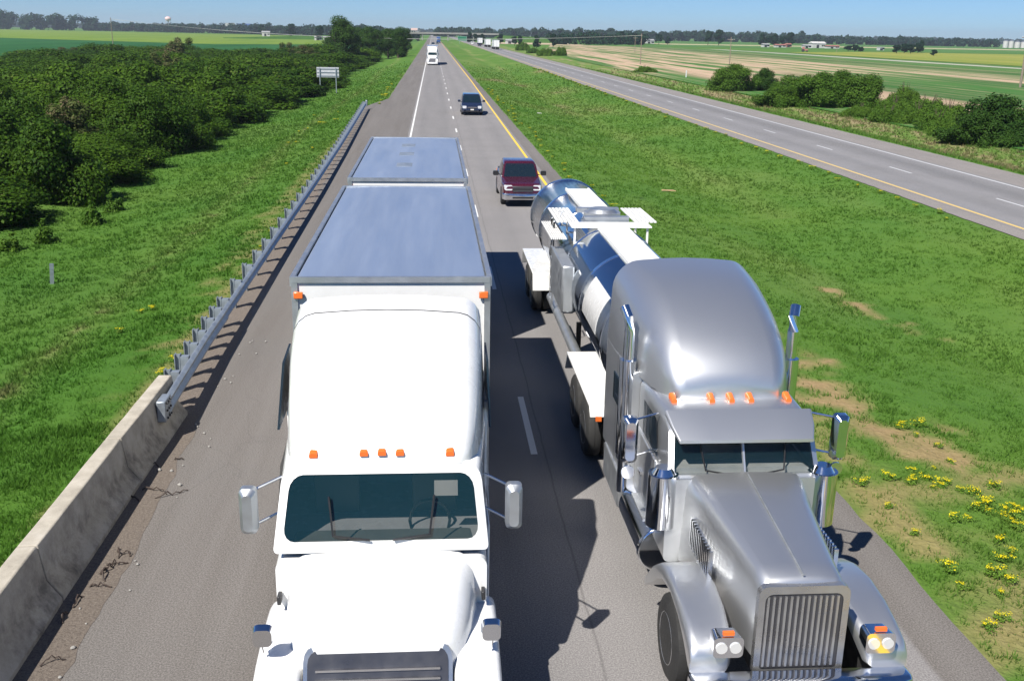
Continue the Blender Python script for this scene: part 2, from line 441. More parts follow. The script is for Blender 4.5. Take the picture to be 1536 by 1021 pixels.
def paint_mat(name, col):
    m, nt, b = new_mat(name); geo = nt.nodes.new('ShaderNodeNewGeometry')
    n1 = noise_n(nt, 18, 6, geo.outputs['Position'], .8); n2 = noise_n(nt, 1.2, 3, geo.outputs['Position'])
    f = maprange(nt, mathn(nt, 'ADD', n1, mathn(nt, 'MULTIPLY', n2, .4)), .78, .98)
    nt.links.new(mixc(nt, f, col, tuple(c * .55 + .05 for c in col)), b.inputs['Base Color'])
    b.inputs['Roughness'].default_value = .7; return m
M['p_white'] = paint_mat('white road paint', (.66, .66, .64)); M['p_yellow'] = paint_mat('yellow road paint', (.80, .52, .045))
M['p_white2'] = paint_mat('faded white road paint', (.55, .56, .57)); M['p_yellow2'] = paint_mat('faded yellow road paint', (.66, .46, .13))
def line(name, x, z, mat, w=.13):
    strip(name, [(-20, x - w / 2), (5600, x - w / 2)], [(-20, x + w / 2), (5600, x + w / 2)], z, mat)
line('edge_line', -1.62, .004, M['p_white']); strip('edge_line', [(-20, 5.42), (10, 5.44), (60, 5.60), (166, 5.9), (5600, 5.95)], [(-20, 5.56), (10, 5.58), (60, 5.74), (166, 6.05), (5600, 6.12)], .004, M['p_yellow'])
line('far_edge_line', 24.3, -.146, M['p_yellow2'], .16); line('far_edge_line', 30.92, -.146, M['p_white2'], .14)
def dashes(name, x, y0, n, z, mat, w=.12):
    v = []; f = []
    for i in range(n):
        y = y0 + i * 12.19; k = len(v)
        if i > 14: pass
        v += [(x - w / 2, y - 1.5, z), (x + w / 2, y - 1.5, z), (x + w / 2, y + 1.5, z), (x - w / 2, y + 1.5, z)]; f.append((k, k + 1, k + 2, k + 3))
    me = bpy.data.meshes.new(name); me.from_pydata(v, [], f); me.materials.append(mat)
    o = bpy.data.objects.new(name, me); C.objects.link(o); return struct(o)
dashes('lane_dashes', 1.78, 18.2 - 12.19, 90, .004, M['p_white']); dashes('far_lane_dashes', 27.62, 46.2 - 24.38, 80, -.146, M['p_white2'])

# ------------------------------------------------------------------ fields
def field_mat(name, c1, c2, rows=.0, rough=.9, sc=.05):
    m, nt, b = new_mat(name); geo = nt.nodes.new('ShaderNodeNewGeometry'); P = geo.outputs['Position']
    n1 = noise_n(nt, 1, 5, mapping(nt, P, (sc, sc * .12, 1)), .6); n2 = noise_n(nt, .8, 4, P, .7)
    c = mixc(nt, maprange(nt, n1, .35, .65), c1, c2)
    c = mixc(nt, maprange(nt, n2, .4, .7, 0, .4), c, tuple(x * .5 for x in c1))
    nt.links.new(c, b.inputs['Base Color']); b.inputs['Roughness'].default_value = rough; b.inputs['Specular IOR Level'].default_value = .1
    return m
M['f_dark'] = field_mat('dark green crop', (.018, .085, .022), (.03, .12, .03))
M['f_lime'] = field_mat('yellow green crop', (.12, .20, .025), (.17, .245, .035))
M['f_yellow'] = field_mat('ripening crop', (.19, .235, .04), (.28, .28, .06))
M['f_green'] = field_mat('green crop', (.06, .15, .03), (.09, .19, .045))
sheet('dark_green_field', [(-24, 60), (-24, 700), (-120, 590), (-287, 722), (-1500, 1500), (-1500, 60)], -1.4, M['f_dark'])
sheet('lime_green_field', [(-24, 700), (-120, 590), (-287, 722), (-1500, 1500), (-1500, 1900), (-700, 1860), (-120, 1400), (-60, 1300), (-24, 1000)], -1.38, M['f_lime'])
def stripes():
    m, nt, b = new_mat('harvested strip field'); geo = nt.nodes.new('ShaderNodeNewGeometry'); P = geo.outputs['Position']
    sp = nt.nodes.new('ShaderNodeSeparateXYZ'); nt.links.new(P, sp.inputs[0])
    drift = mathn(nt, 'MULTIPLY', mathn(nt, 'SUBTRACT', noise_n(nt, 1, 4, mapping(nt, P, (.03, .006, 1))), .5), 14)
    X = mathn(nt, 'ADD', sp.outputs[0], drift)
    t = maprange(nt, X, 44, 204)
    g, gd, tn, tb = (.050, .145, .028), (.035, .105, .022), (.50, .36, .25), (.34, .25, .17)
    S = lambda x: (x - 44) / 160
    c = ramp(nt, t, [(0, g), (S(52), g), (S(56), tb), (S(60), tn), (S(73), tb), (S(77), gd), (S(100), g), (S(118), gd), (S(122), tn), (S(131), tb), (S(134), g), (S(156), gd), (S(160), (.2, .2, .1)), (S(163), g), (S(183), g), (S(186), (.42, .40, .36)), (S(190), (.42, .40, .36)), (S(192), g)])
    # farther away (Y > 230 m) the strips are mostly bare
    n_far = noise_n(nt, 1, 5, mapping(nt, P, (.22, .007, 1)), .6)
    bare = mixc(nt, maprange(nt, n_far, .44, .54), g, mixc(nt, maprange(nt, n_far, .55, .62), tn, tb))
    farm = maprange(nt, mathn(nt, 'ADD', sp.outputs[1], mathn(nt, 'MULTIPLY', drift, 8)), 200, 250)
    lim = maprange(nt, sp.outputs[0], 150, 128)
    c = mixc(nt, mathn(nt, 'MULTIPLY', farm, lim), c, bare)
    rows = noise_n(nt, 1, 4, mapping(nt, P, (1.1, .02, 1)), .7)
    c = mixc(nt, maprange(nt, rows, .5, .66, 0, .6), c, (.38, .27, .18))
    c = mixc(nt, maprange(nt, rows, .46, .34, 0, .6), c, (.04, .11, .02))
    nt.links.new(c, b.inputs['Base Color']); b.inputs['Roughness'].default_value = .95; b.inputs['Specular IOR Level'].default_value = .1
    return m
M['f_strip'] = stripes()
sheet('striped_field', [(46.5, 40), (204, 40), (204, 640), (150, 800), (90, 800), (60, 560), (46.5, 330)], -.9, M['f_strip'])
sheet('yellow_field', [(206, 60), (206, 600), (300, 690), (700, 640), (700, 60)], -.88, M['f_yellow'])
sheet('green_field', [(46.5, 800), (300, 800), (310, 700), (1500, 640), (1900, 2300), (46.5, 2300)], -.93, M['f_green'])
sheet('stubble_field', [(48, 805), (120, 805), (120, 1080), (48, 1080)], -.90, field_mat('stubble', (.42, .33, .22), (.5, .42, .28)))
sheet('stubble_field', [(130, 1000), (1400, 1000), (1400, 1120), (130, 1120)], -.90, field_mat('pale stubble', (.36, .34, .18), (.45, .4, .25)))

# ------------------------------------------------------------------ grass blades
def grass():
    m, nt, b = new_mat('grass blades'); M['blade'] = m
    a1 = N(nt, 'ShaderNodeAttribute', attribute_name='soil').outputs['Fac']
    a2 = N(nt, 'ShaderNodeAttribute', attribute_name='straw').outputs['Fac']
    c, fine, mid = grass_colour(nt, mathn(nt, 'MULTIPLY', a1, .25), a2, True)
    nt.links.new(c, b.inputs['Base Color']); b.inputs['Roughness'].default_value = .7; b.inputs['Specular IOR Level'].default_value = .15
    tr = nt.nodes.new('ShaderNodeBsdfTranslucent'); nt.links.new(c, tr.inputs[0]); mx = nt.nodes.new('ShaderNodeMixShader'); mx.inputs[0].default_value = .5
    out = nt.nodes['Material Output']; nt.links.new(b.outputs[0], mx.inputs[1]); nt.links.new(tr.outputs[0], mx.inputs[2]); nt.links.new(mx.outputs[0], out.inputs[0])
    V = []; S = []; T = []
    def zone(xa, xb, ya, yb, dens, hmul=1.0, edge=None):
        area = (xb - xa) * (yb - ya); y = ya
        while y < yb:
            dy = max(1, y * .05); y2 = min(yb, y + dy)
            yc = (y + y2) / 2
            d = dens * min(1, (16 / yc)) ** 1.45
            d *= min(1, max(0, (270 - yc) / 190)); n = int(d * (xb - xa) * (y2 - y))
            for _ in range(n):
                x = rnd.uniform(xa, xb); yy = rnd.uniform(y, y2)
                if edge and not edge(x, yy): continue
                cl = noise.noise(Vector((x * 1.7, yy * 1.7, 3)))
                if rnd.random() > .78 + cl * .6: continue
                s, t = masks(x, yy)
                if rnd.random() < s * 1.15: continue
                z = ground_z(x) - .02
                k = hmul * (.7 + .8 * max(0, cl + .25)) * (1 + t * .3)
                w = .011 * max(1, (yc / 16)) ** .85 * rnd.uniform(.8, 1.4); h = rnd.uniform(.06, .14) * k * max(1, (yc / 40)) ** .25
                nb = 3
                for _b in range(nb):
                    a = rnd.uniform(0, 2 * PI); ca, sa = math.cos(a), math.sin(a)
                    lx = rnd.gauss(0, .45) * h; ly = rnd.gauss(0, .45) * h
                    ox = rnd.gauss(0, .03); oy = rnd.gauss(0, .03)
                    V.extend(((x + ox - ca * w, yy + oy - sa * w, z), (x + ox + ca * w, yy + oy + sa * w, z), (x + ox + lx, yy + oy + ly, z + h)))
                    S.extend((s,) * 3); T.extend((t,) * 3)
            y = y2
    zone(-15.5, -5.4, 9, 19, 300, 1.35, lambda x, y: x > -y * .62 - 2)
    zone(-19, -4.9, 19, 270, 230, 1.0, lambda x, y: x < interp(y, EDGE_L) - .05 and x > -y * .5 - 3)
    zone(6.85, 22.8, 9, 270, 230, .85, lambda x, y: x < y * .75 + 2 and x < 22.7)
    zone(34.3, 47, 45, 330, 110, 1.5, lambda x, y: x < y * .72)
    v = np.array(V, np.float32); f = np.arange(len(v)).reshape(-1, 3)
    me = bpy.data.meshes.new('grass'); raw_mesh(me, v, f); me.materials.append(m)
    for nm, arr in (('soil', S), ('straw', T)):
        a = me.attributes.new(nm, 'FLOAT', 'POINT'); a.data.foreach_set('value', np.array(arr, np.float32))
    o = bpy.data.objects.new('grass', me); C.objects.link(o); struct(o, 'stuff')
    o['label'] = 'green roadside grass with paler worn strips'
    print('grass tris', len(f))
grass()

# ------------------------------------------------------------------ foliage
def leaf_mat(name, c1, c2, dead=(.16, .11, .06), deadf=.0):
    m, nt, b = new_mat(name)
    a = N(nt, 'ShaderNodeAttribute', attribute_name='tint').outputs['Fac']
    oi = nt.nodes.new('ShaderNodeObjectInfo')
    t = mathn(nt, 'ADD', mathn(nt, 'MULTIPLY', a, .75), mathn(nt, 'MULTIPLY', oi.outputs['Random'], .35), True)
    c = mixc(nt, t, c1, c2)
    if deadf: c = mixc(nt, maprange(nt, a, 1 - deadf, 1 - deadf + .05), c, dead)
    nt.links.new(c, b.inputs['Base Color']); b.inputs['Roughness'].default_value = .6; b.inputs['Specular IOR Level'].default_value = .1
    tr = nt.nodes.new('ShaderNodeBsdfTranslucent'); nt.links.new(c, tr.inputs[0]); mx = nt.nodes.new('ShaderNodeMixShader'); mx.inputs[0].default_value = .2
    out = nt.nodes['Material Output']; nt.links.new(b.outputs[0], mx.inputs[1]); nt.links.new(tr.outputs[0], mx.inputs[2]); nt.links.new(mx.outputs[0], out.inputs[0])
    return m
M['leaf_dark'] = leaf_mat('thicket leaves', (.012, .042, .004), (.074, .142, .009), (.13, .10, .055), .02)
M['leaf_brown'] = leaf_mat('dying leaves', (.04, .065, .014), (.11, .13, .04), (.14, .11, .06), .3)
M['leaf_mid'] = leaf_mat('shrub leaves', (.034, .088, .008), (.095, .175, .020))
M['leaf_deep'] = leaf_mat('deep green leaves', (.014, .046, .007), (.050, .105, .014))
M['leaf_far'] = leaf_mat('distant tree leaves', (.005, .026, .014), (.016, .050, .020))
def leaf_cloud(name, blobs, n, size, seed, mat, flat=.0, up=.35):
    """many small leaf faces on the shells of overlapping clumps"""
    g = np.random.default_rng(seed)
    b = np.array(blobs, float)                      # cx cy cz rx ry rz
    wgt = (b[:, 3] * b[:, 4] * b[:, 5]) ** (2 / 3); wgt /= wgt.sum()
    k = g.choice(len(b), n, p=wgt)
    d = g.normal(size=(n, 3)); d /= np.linalg.norm(d, axis=1)[:, None]
    rr = g.beta(5, 1.6, n)[:, None] * g.uniform(.85, 1.13, n)[:, None]
    p = b[k, :3] + d * b[k, 3:6] * rr
    keep = p[:, 2] > .02
    p = p[keep]; d = d[keep]; k = k[keep]; n = len(p)
    nr = d * 1.0 + g.normal(size=(n, 3)) * .45 + np.array([0, 0, up]); nr /= np.linalg.norm(nr, axis=1)[:, None]
    t = np.cross(nr, g.normal(size=(n, 3))); t /= np.linalg.norm(t, axis=1)[:, None]; u = np.cross(nr, t)
    s = size * g.uniform(.6, 1.35, n)[:, None]
    q = np.stack([p - t * s, p + u * s * .55, p + t * s, p - u * s * .55], 1).reshape(-1, 3)
    f = np.arange(4 * n).reshape(-1, 4)
    me = bpy.data.meshes.new(name); raw_mesh(me, q, f); me.materials.append(mat)
    tint = np.clip(g.normal(.4, .22, n) + (g.uniform(-.25, .25, len(b)))[k], 0, 1)
    a = me.attributes.new('tint', 'FLOAT', 'FACE'); a.data.foreach_set('value', tint.astype(np.float32))
    return me
def bush_blobs(r, w=2.5, h=3.4, n=22, lobes=.42, spiky=0):
    out = []
    for i in range(n):
        a = r.uniform(0, 2 * PI); e = r.uniform(-.1, 1) ; rad = r.uniform(.35, .95)
        x = math.cos(a) * w * rad * math.sqrt(max(0, 1 - max(0, e) ** 2)); y = math.sin(a) * w * rad * math.sqrt(max(0, 1 - max(0, e) ** 2))
        z = h * (.12 + .70 * max(0, e) * r.uniform(.8, 1.1))
        s = lobes * w * r.uniform(.55, 1.1)
        out.append((x, y, z, s, s, s * r.uniform(.7, 1.0)))
    for i in range(spiky):
        a = r.uniform(0, 2 * PI); rad = r.uniform(0, .6)
        out.append((math.cos(a) * w * rad, math.sin(a) * w * rad, h * r.uniform(.85, 1.12), .16 * w, .16 * w, .3 * w))
    out.append((0, 0, h * .35, w * .7, w * .7, h * .45))
    return out
def stem_mesh(r, h, n=5):
    mb = MB()
    for i in range(n):
        a = r.uniform(0, 2 * PI); q = r.uniform(.3, 1.0)
        mb.tube([(0.1 * math.cos(a), .1 * math.sin(a), -.1), (q * .5 * math.cos(a), q * .5 * math.sin(a), h * .35), (q * math.cos(a + .3), q * math.sin(a + .3), h * .7)], [.07, .05, .02], 5)
    me = bpy.data.meshes.new('stem'); me.from_pydata(mb.v, [], mb.f); me.materials.append(M['bark']); return me
def place_bush(mesh, stem, loc, s, label, group=None, rz=None, name='bush', cat='bush', sz=None):
    o = bpy.data.objects.new(name, mesh); C.objects.link(o); o.location = loc
    o.rotation_euler.z = rnd.uniform(0, 2 * PI) if rz is None else rz
    o.scale = (s, s, sz or s); tag(o, label, cat, group)
    c = bpy.data.objects.new('stem', stem); C.objects.link(c); c.parent = o
    return o
br = random.Random(3)
BUSH = [leaf_cloud('bush', bush_blobs(br, 2.6, 3.6, 19, .44, 0), 28000, .082, 20 + i, M['leaf_dark']) for i in range(4)]
BUSHF = [leaf_cloud('bush', bush_blobs(br, 2.6, 3.4, 18, .46, 0), 14000, .12, 40 + i, M['leaf_dark']) for i in range(4)]
BUSHB = [leaf_cloud('bush', bush_blobs(br, 2.4, 3.7, 22, .36, 6), 16000, .085, 60, M['leaf_brown'])]
STEM = [stem_mesh(br, 3.2) for i in range(3)]
L_TH = 'dense dark green bush in the roadside thicket left of the guardrail'
def edge_th(y):
    return interp(y, [(0, -21), (46, -19.0), (52, -17.2), (70, -17.6), (91, -17.8), (115, -17.2), (136, -15.8), (170, -14.4), (200, -17.5), (240, -17), (290, -16.5), (400, -15)])
def thicket():
    y = 44.0; n = 0
    while y < 330:
        s = interp(y, [(40, 1.15), (90, 1.35), (150, 1.8), (250, 2.4), (330, 2.8)])
        dx = 3.8 * s
        xe = edge_th(y) - 2.1 * s; x = xe - rnd.uniform(0, .8)
        xmin = -.435 * y - 5
        row = 0
        while x > xmin and x > -100:
            yy = y + rnd.uniform(-1.2, 1.2) * s
            h = rnd.choice((.72, .85, .95, 1.05, 1.3)) * rnd.uniform(.94, 1.06) * interp(y, [(40, 1.08), (90, 1.12), (150, 1.12), (330, 1.3)])
            if row == 0: h *= .78
            if row > 0 and rnd.random() < .07: x -= dx * .8; row += 1; continue
            if x < -60: h *= .85
            if yy > 130: h *= .88
            sc = s * rnd.uniform(.9, 1.15)
            if rnd.random() < .05:
                me = BUSHB[0]; lab = 'brownish half dead bush standing among the green thicket bushes'; g = 'half dead bushes in the thicket'
            else:
                me = rnd.choice(BUSH if yy < 95 else BUSHF); lab = L_TH; g = 'thicket bushes left of the road'
            place_bush(me, rnd.choice(STEM), (x, yy, -1.55), sc, lab, g, sz=h)
            x -= dx * rnd.uniform(.85, 1.1) * (1.0 if row < 3 else 1.25); row += 1; n += 1
        y += 4.1 * s
    print('thicket bushes', n)
thicket()
# small saplings at the foot of the thicket
WEED = leaf_cloud('weed', bush_blobs(br, .55, .9, 10, .4, 3), 900, .07, 77, M['leaf_mid'])
for i, (x, y) in enumerate([(-18.2, 39.5), (-17.0, 41.5), (-16.2, 43), (-15.6, 50.5), (-17.6, 38.2), (-15.5, 47), (-19.2, 41)]):
    o = bpy.data.objects.new('weed', WEED); C.objects.link(o); o.location = (x, y, -1.5); o.scale = (.9, .9, rnd.uniform(.7, 1.3)); o.rotation_euler.z = i
    tag(o, 'tall green weed clump at the foot of the thicket', 'weed', 'weed clumps by the thicket')

# bushes beyond the second roadway
SHR = [leaf_cloud('shrub', bush_blobs(br, 3.2, 3.9, 34, .32), 30000, .09, 90 + i, M['leaf_mid'], up=.7) for i in range(2)]
SHRD = leaf_cloud('shrub', bush_blobs(br, 2.6, 3.7, 30, .34), 24000, .09, 95, M['leaf_deep'])
LOW = leaf_cloud('shrub', bush_blobs(br, 3.4, 1.7, 30, .26), 24000, .09, 96, M['leaf_mid'], up=.6)
def shrub(me, px, py, s, sz, label, group=None, dx=0, dy=0):
    x, y = at(px, py, -1.0)
    return place_bush(me, STEM[0], (x + dx, y + dy, -1.05), s * (1.12 if me is not LOW else 1.0), label, group, name='shrub', cat='shrub', sz=sz * 1.03)
shrub(SHR[0], 1105, 138, 1.15, 1.12, 'rounded bright green shrub, left half of the pair beyond the far roadway', dy=2)
shrub(SHRD, 1146, 137, .95, 1.0, 'dark green rounded shrub at right of the pair beyond the far roadway', dy=1)
shrub(SHR[1], 1180, 161, 1.0, .72, 'lower left end of the long green shrub mound beyond the far roadway', dy=2)
shrub(SHR[0], 1238, 163, 1.25, 1.13, 'tall broad middle crown of the long green shrub mound beyond the far roadway', dy=3)
shrub(SHR[1], 1205, 158, 1.15, 1.0, 'sloping crown left of the tallest part of the long green shrub mound', dy=4)
shrub(SHR[0], 1272, 160, 1.2, 1.16, 'rounded crown right of the tallest part of the long green shrub mound', dy=4)
shrub(SHR[1], 1300, 164, 1.15, 1.12, 'tall right crown of the long green shrub mound beside the bare field', dy=3)
for i, (px, py, s, h) in enumerate([(1340, 178, .8, 1.1), (1375, 186, .75, 1.0), (1405, 196, .8, .9), (1435, 206, .7, .9), (1355, 168, .75, 1.55), (1330, 184, .7, .8), (1290, 176, .6, .7), (1420, 190, .9, 1.2), (1390, 180, .9, 1.2)]):
    shrub(LOW, px, py, s, h, 'low spreading green shrub between the long mound and the dark bush at the right edge', 'low shrubs by the far roadway')
shrub(SHRD, 1475, 219, 1.0, .80, 'dark green bush at the right edge of the view, its lower left crown', dy=1)
shrub(SHRD, 1525, 219, 1.25, 1.12, 'tallest dark green bush at the right edge of the view beyond the far roadway', dy=3)
shrub(LOW, 967, 109, .85, .75, 'small dark scrubby bush in the weeds beside the far roadway', None)
for i, (px, py) in enumerate([(800, 80), (820, 84), (842, 84), (785, 76)]):
    shrub(LOW, px, py, .9 + .25 * (i % 2), 1.2 + .3 * i, 'low green bush in the row right of the far roadway near the trucks', 'bushes right of the far trucks')

# trees
def tree_mesh(seed, h, w, kind, n, size):
    r = random.Random(seed); bl = []
    nb = 18
    for i in range(nb):
        a = r.uniform(0, 2 * PI); e = r.uniform(0, 1)
        prof = math.sin(PI * (.28 + .62 * e)) ** .8
        rad = r.uniform(.35, .8) * w * prof
        s = w * r.uniform(.26, .45)
        bl.append((math.cos(a) * rad, math.sin(a) * rad, h * (.16 + .72 * e), s, s, s * .85))
    bl.append((0, 0, h * .55, w * .5, w * .5, h * .25))
    return leaf_cloud('crown', bl, n, size, seed, kind), r
def trunk_mesh(h, w, seed):
    r = random.Random(seed); mb = MB()
    mb.tube([(0, 0, -.3), (.05, 0, h * .25), (.1, .1, h * .5), (0, .1, h * .8)], [w * .06, w * .05, w * .035, w * .01], 8)
    for i in range(6):
        a = i * 1.1 + r.random(); z = h * r.uniform(.25, .5)
        mb.tube([(0.05, 0, z), (math.cos(a) * w * .35, math.sin(a) * w * .35, z + h * .15), (math.cos(a) * w * .65, math.sin(a) * w * .65, z + h * .3)], [w * .03, w * .02, w * .008], 5)
    me = bpy.data.meshes.new('trunk'); me.from_pydata(mb.v, [], mb.f); me.materials.append(M['bark']); return me
TR = [(tree_mesh(200 + i, 10, 4.0 + .3 * i, M['leaf_deep'], 22000, .13)[0], trunk_mesh(10, 4, i)) for i in range(2)]
TF = [(tree_mesh(300 + i, 10, 3.9 - .3 * i, M['leaf_far'], 4200, .36)[0], trunk_mesh(10, 4, i + 5)) for i in range(3)]
def tree(kind, loc, h, w, label, group=None):
    e = empty('tree', loc, label, 'tree', group, rnd.uniform(0, 6))
    for nm, me in (('crown', kind[0]), ('trunk', kind[1])):
        o = bpy.data.objects.new(nm, me); C.objects.link(o); o.parent = e
    e.scale = (w / 8, w / 8, h / 10); return e
tree(TR[0], (-25.5, 298, -1.5), 12.6, 11.8, 'tallest round dark green tree rising above the thicket behind the blank sign')
for i, (x, y, h, w) in enumerate([(-10.8, 330, 8.6, 7), (-14.5, 345, 9.6, 8), (-19, 335, 9.2, 8), (-23.5, 350, 9.0, 8), (-12, 375, 9.3, 8), (-17, 400, 9.6, 9), (-26, 390, 9, 9), (-33, 370, 7.5, 9), (-12, 430, 9, 9)]):
    tree(TR[i % 2], (x, y, -1.3), h * 1.08, w * 1.15, 'dark green roadside tree in the clump left of the distant highway', 'clump of trees left of the distant highway')
def far_tree(px, base, top, wpx, z, label, g=-1.0, group=None, kind=None):
    x = (px - 650) / 1516 * z; hor = 48 + .0175 * (px - 648)
    h = CAMH - g + (hor - top) * z / 1584
    return tree(TF[kind if kind is not None else rnd.randrange(3)], (x, z, g), h, 1.35 * wpx * z / 1516, label, group)
far_tree(923, 66, 46, 15, 1000, 'lone tall dark tree at the right end of the low wood in the far field')
far_tree(1052, 68, 45, 11, 1000, 'left of two tall dark trees standing close together in the far fields')
far_tree(1068, 68, 44, 14, 1010, 'right of two tall dark trees standing close together in the far fields')
far_tree(979, 66, 50, 10, 1000, 'small round tree beside the white farmhouse in the far field')
far_tree(992, 66, 54, 8, 1000, 'lower tree just right of the white farmhouse tree')
for i, (px, t, w) in enumerate([(1133, 49, 12), (1143, 53, 10), (1153, 50, 12), (1163, 54, 10), (1175, 48, 13)]):
    far_tree(px, 70, t, w, 980, 'dark tree in the cluster above the farm buildings', group='trees around the farm buildings')
for i, (px, t, w, z) in enumerate([(1338, 67, 14, 640), (1350, 65, 14, 650), (1360, 66, 16, 640), (1371, 64, 12, 660), (1376, 60, 8, 680)]):
    far_tree(px, 78, t, w, z, 'dark green tree in the small grove beside the yellow field', group='grove beside the yellow field')
for i, (px, t, w, z) in enumerate([(1264, 68, 12, 700), (1274, 67, 12, 700), (1283, 70, 10, 690)]):
    far_tree(px, 76, t, w, z, 'low green tree in the short row left of the yellow field', group='short row of low trees by the field road')
far_tree(1396, 80, 74.5, 10, 560, 'single small round bush alone in the green field')
far_tree(451, 56, 36, 14, 1150, 'small round tree standing alone left of the tallest thicket tree', -1.5)
far_tree(410, 52, 36, 10, 1300, 'taller tree in the far left tree line right of the blue building', -1.5)
far_tree(490, 56, 38, 13, 900, 'small dark tree just left of the tallest thicket tree', -1.5)
for i, (px, t, w, z) in enumerate([(703, 47, 9, 820), (712, 50, 8, 800), (722, 50, 9, 760), (776, 53, 8, 620), (800, 52, 12, 600), (768, 54, 9, 700), (824, 50, 10, 640), (748, 51, 9, 800)]):
    far_tree(px, 66, t, w, z, 'dark tree behind the far roadway trucks', group='trees behind the far roadway')
# distant woods: one mass
def woods(name, pts, hmin, hmax, depth, g, n, size, seed, label):
    gr = np.random.default_rng(seed); bl = []
    seg = [(Vector(a), Vector(b)) for a, b in zip(pts, pts[1:])]
    tot = sum((b - a).length for a, b in seg)
    s = 0; r = random.Random(seed)
    for a, b in seg:
        L = (b - a).length; k = max(2, int(L / (hmax * .5)))
        for i in range(k):
            p = a + (b - a) * (i + r.random()) / k
            for q in range(2):
                h = r.uniform(hmin, hmax) * (1 if r.random() > .1 else 1.15)
                w = h * r.uniform(.32, .5)
                bl.append((p.x + r.uniform(-8, 8), p.y + r.uniform(0, depth), h - w * .75, w, w, w * .8))
                bl.append((p.x + r.uniform(-8, 8), p.y + r.uniform(0, depth), h * .35, w, w, h * .4))
    me = leaf_cloud(name, bl, n, size, seed, M['leaf_far'])
    o = bpy.data.objects.new(name, me); C.objects.link(o); o.location.z = g; struct(o, 'stuff'); o['label'] = label
woods('distant_wood', [(-1500, 1950), (-1000, 1920), (-760, 1900), (-600, 1905)], 22, 31, 50, -1.5, 34000, 2.5, 501, 'dark wood along the far edge of the left field')
woods('distant_wood', [(-620, 1950), (-420, 1800), (-330, 1750), (-220, 1600), (-110, 1500), (-70, 1350)], 11, 16, 40, -1.5, 30000, 1.9, 502, 'low wood line behind the lime green field')
woods('distant_wood', [(-1700, 3300), (-600, 3300), (0, 3300), (500, 3300), (1300, 3250), (2400, 2900)], 14, 18, 80, -1, 44000, 4.0, 503, 'bluish far wood along the whole horizon')
woods('distant_wood', [(10, 1700), (300, 1650), (500, 1700), (620, 1690)], 13, 17, 50, -1, 26000, 2.4, 504, 'dark distant wood behind the right fields')
woods('distant_wood', [(560, 1560), (760, 1500), (830, 1480)], 10, 13, 40, -1, 10000, 2.2, 505, 'wood strip above the yellow field')
woods('distant_wood', [(900, 1460), (1010, 1440), (1100, 1430)], 9, 13, 30, -1, 8000, 2.2, 506, 'wood strip near the right edge of the horizon')
woods('distant_wood', [(95, 830), (130, 860), (178, 900), (182, 1000)], 7, 10, 30, -1, 5000, 1.4, 507, 'low wood left of the lone tall tree in the far field')
woods('distant_wood', [(-60, 1050), (-25, 1000), (-14, 960)], 6, 9, 20, -1, 2500, 1.4, 508, 'green trees beside the bridge embankment')


# ------------------------------------------------------------------ wheels
def wheel(parent, x, y, r, w, name='wheel', dual=False, hub=.1, side=1, rim_mat=None, simple=False, rz=None):
    """tyre with a rim child; x is the outer face, side +1 right / -1 left"""
    ww = w * (2.05 if dual else 1)
    cx = x - side * ww
    tm = MB(); R = r
    def tyre(x0, x1):
        a = x0 + (x1 - x0) * .12; b = x0 + (x1 - x0) * .88
        tm.lathe_x([(x0 - x0 * 0, R * .56), (x0, R * .62), (x0, R * .86), (a, R * .97), (a + (b - a) * .2, R), (a + (b - a) * .48, R), (a + (b - a) * .5, R * .975), (a + (b - a) * .52, R), (a + (b - a) * .8, R), (b, R * .97), (x1, R * .86), (x1, R * .62), (x1, R * .56)], (0, 0, 0))
    xs = sorted((0, side * w)) if not dual else None
    if dual:
        for o0 in (0, w * 1.05): tyre(*sorted((side * o0, side * (o0 + w))))
    else: tyre(*xs)
    t = tm.build(name, M['rubber'], parent, loc=(cx, y, R))
    rb = MB(); s = side
    o = s * ww
    dish = [(o - s * .005, R * .60), (o + s * .004, R * .58), (o - s * .02, R * .54), (o - s * w * .35, R * .48), (o - s * w * .38, R * .2), (o - s * w * .1, R * .16), (o - s * w * .06, R * .02)]
    rb.lathe_x(dish, (0, 0, 0))
    if not simple:
        for k in range(10):
            a = 2 * PI * k / 10; px = o - s * w * .36
            rb.cyl((px, R * .34 * math.cos(a), R * .34 * math.sin(a)), (px + s * .03, R * .34 * math.cos(a), R * .34 * math.sin(a)), R * .025, seg=6)
    rb.build('rim', rim_mat or M['rim'], t)
    return t

def fender_arch(mb, x0, x1, yc, r0, r1, a0, a1, n=14, zc=.5, mi=0):
    """curved mudguard: part of a ring seen from the side, extruded from x0 to x1"""
    pr = []
    for i in range(n + 1):
        a = a0 + (a1 - a0) * i / n; pr.append((yc + r1 * math.cos(a), zc + r1 * math.sin(a)))
    for i in range(n, -1, -1):
        a = a0 + (a1 - a0) * i / n; pr.append((yc + r0 * math.cos(a), zc + r0 * math.sin(a)))
    n2 = n + 1
    v = [(x0, y, z) for y, z in pr] + [(x1, y, z) for y, z in pr]; L = len(pr); f = []
    for i in range(n):
        a, b, c, d = i, i + 1, 2 * n2 - 2 - i, 2 * n2 - 1 - i
        f.append((a, b, c, d)); f.append((L + d, L + c, L + b, L + a))
    for i in range(L): f.append((i, (i + 1) % L, L + (i + 1) % L, L + i))
    mb.add(v, f, mi)

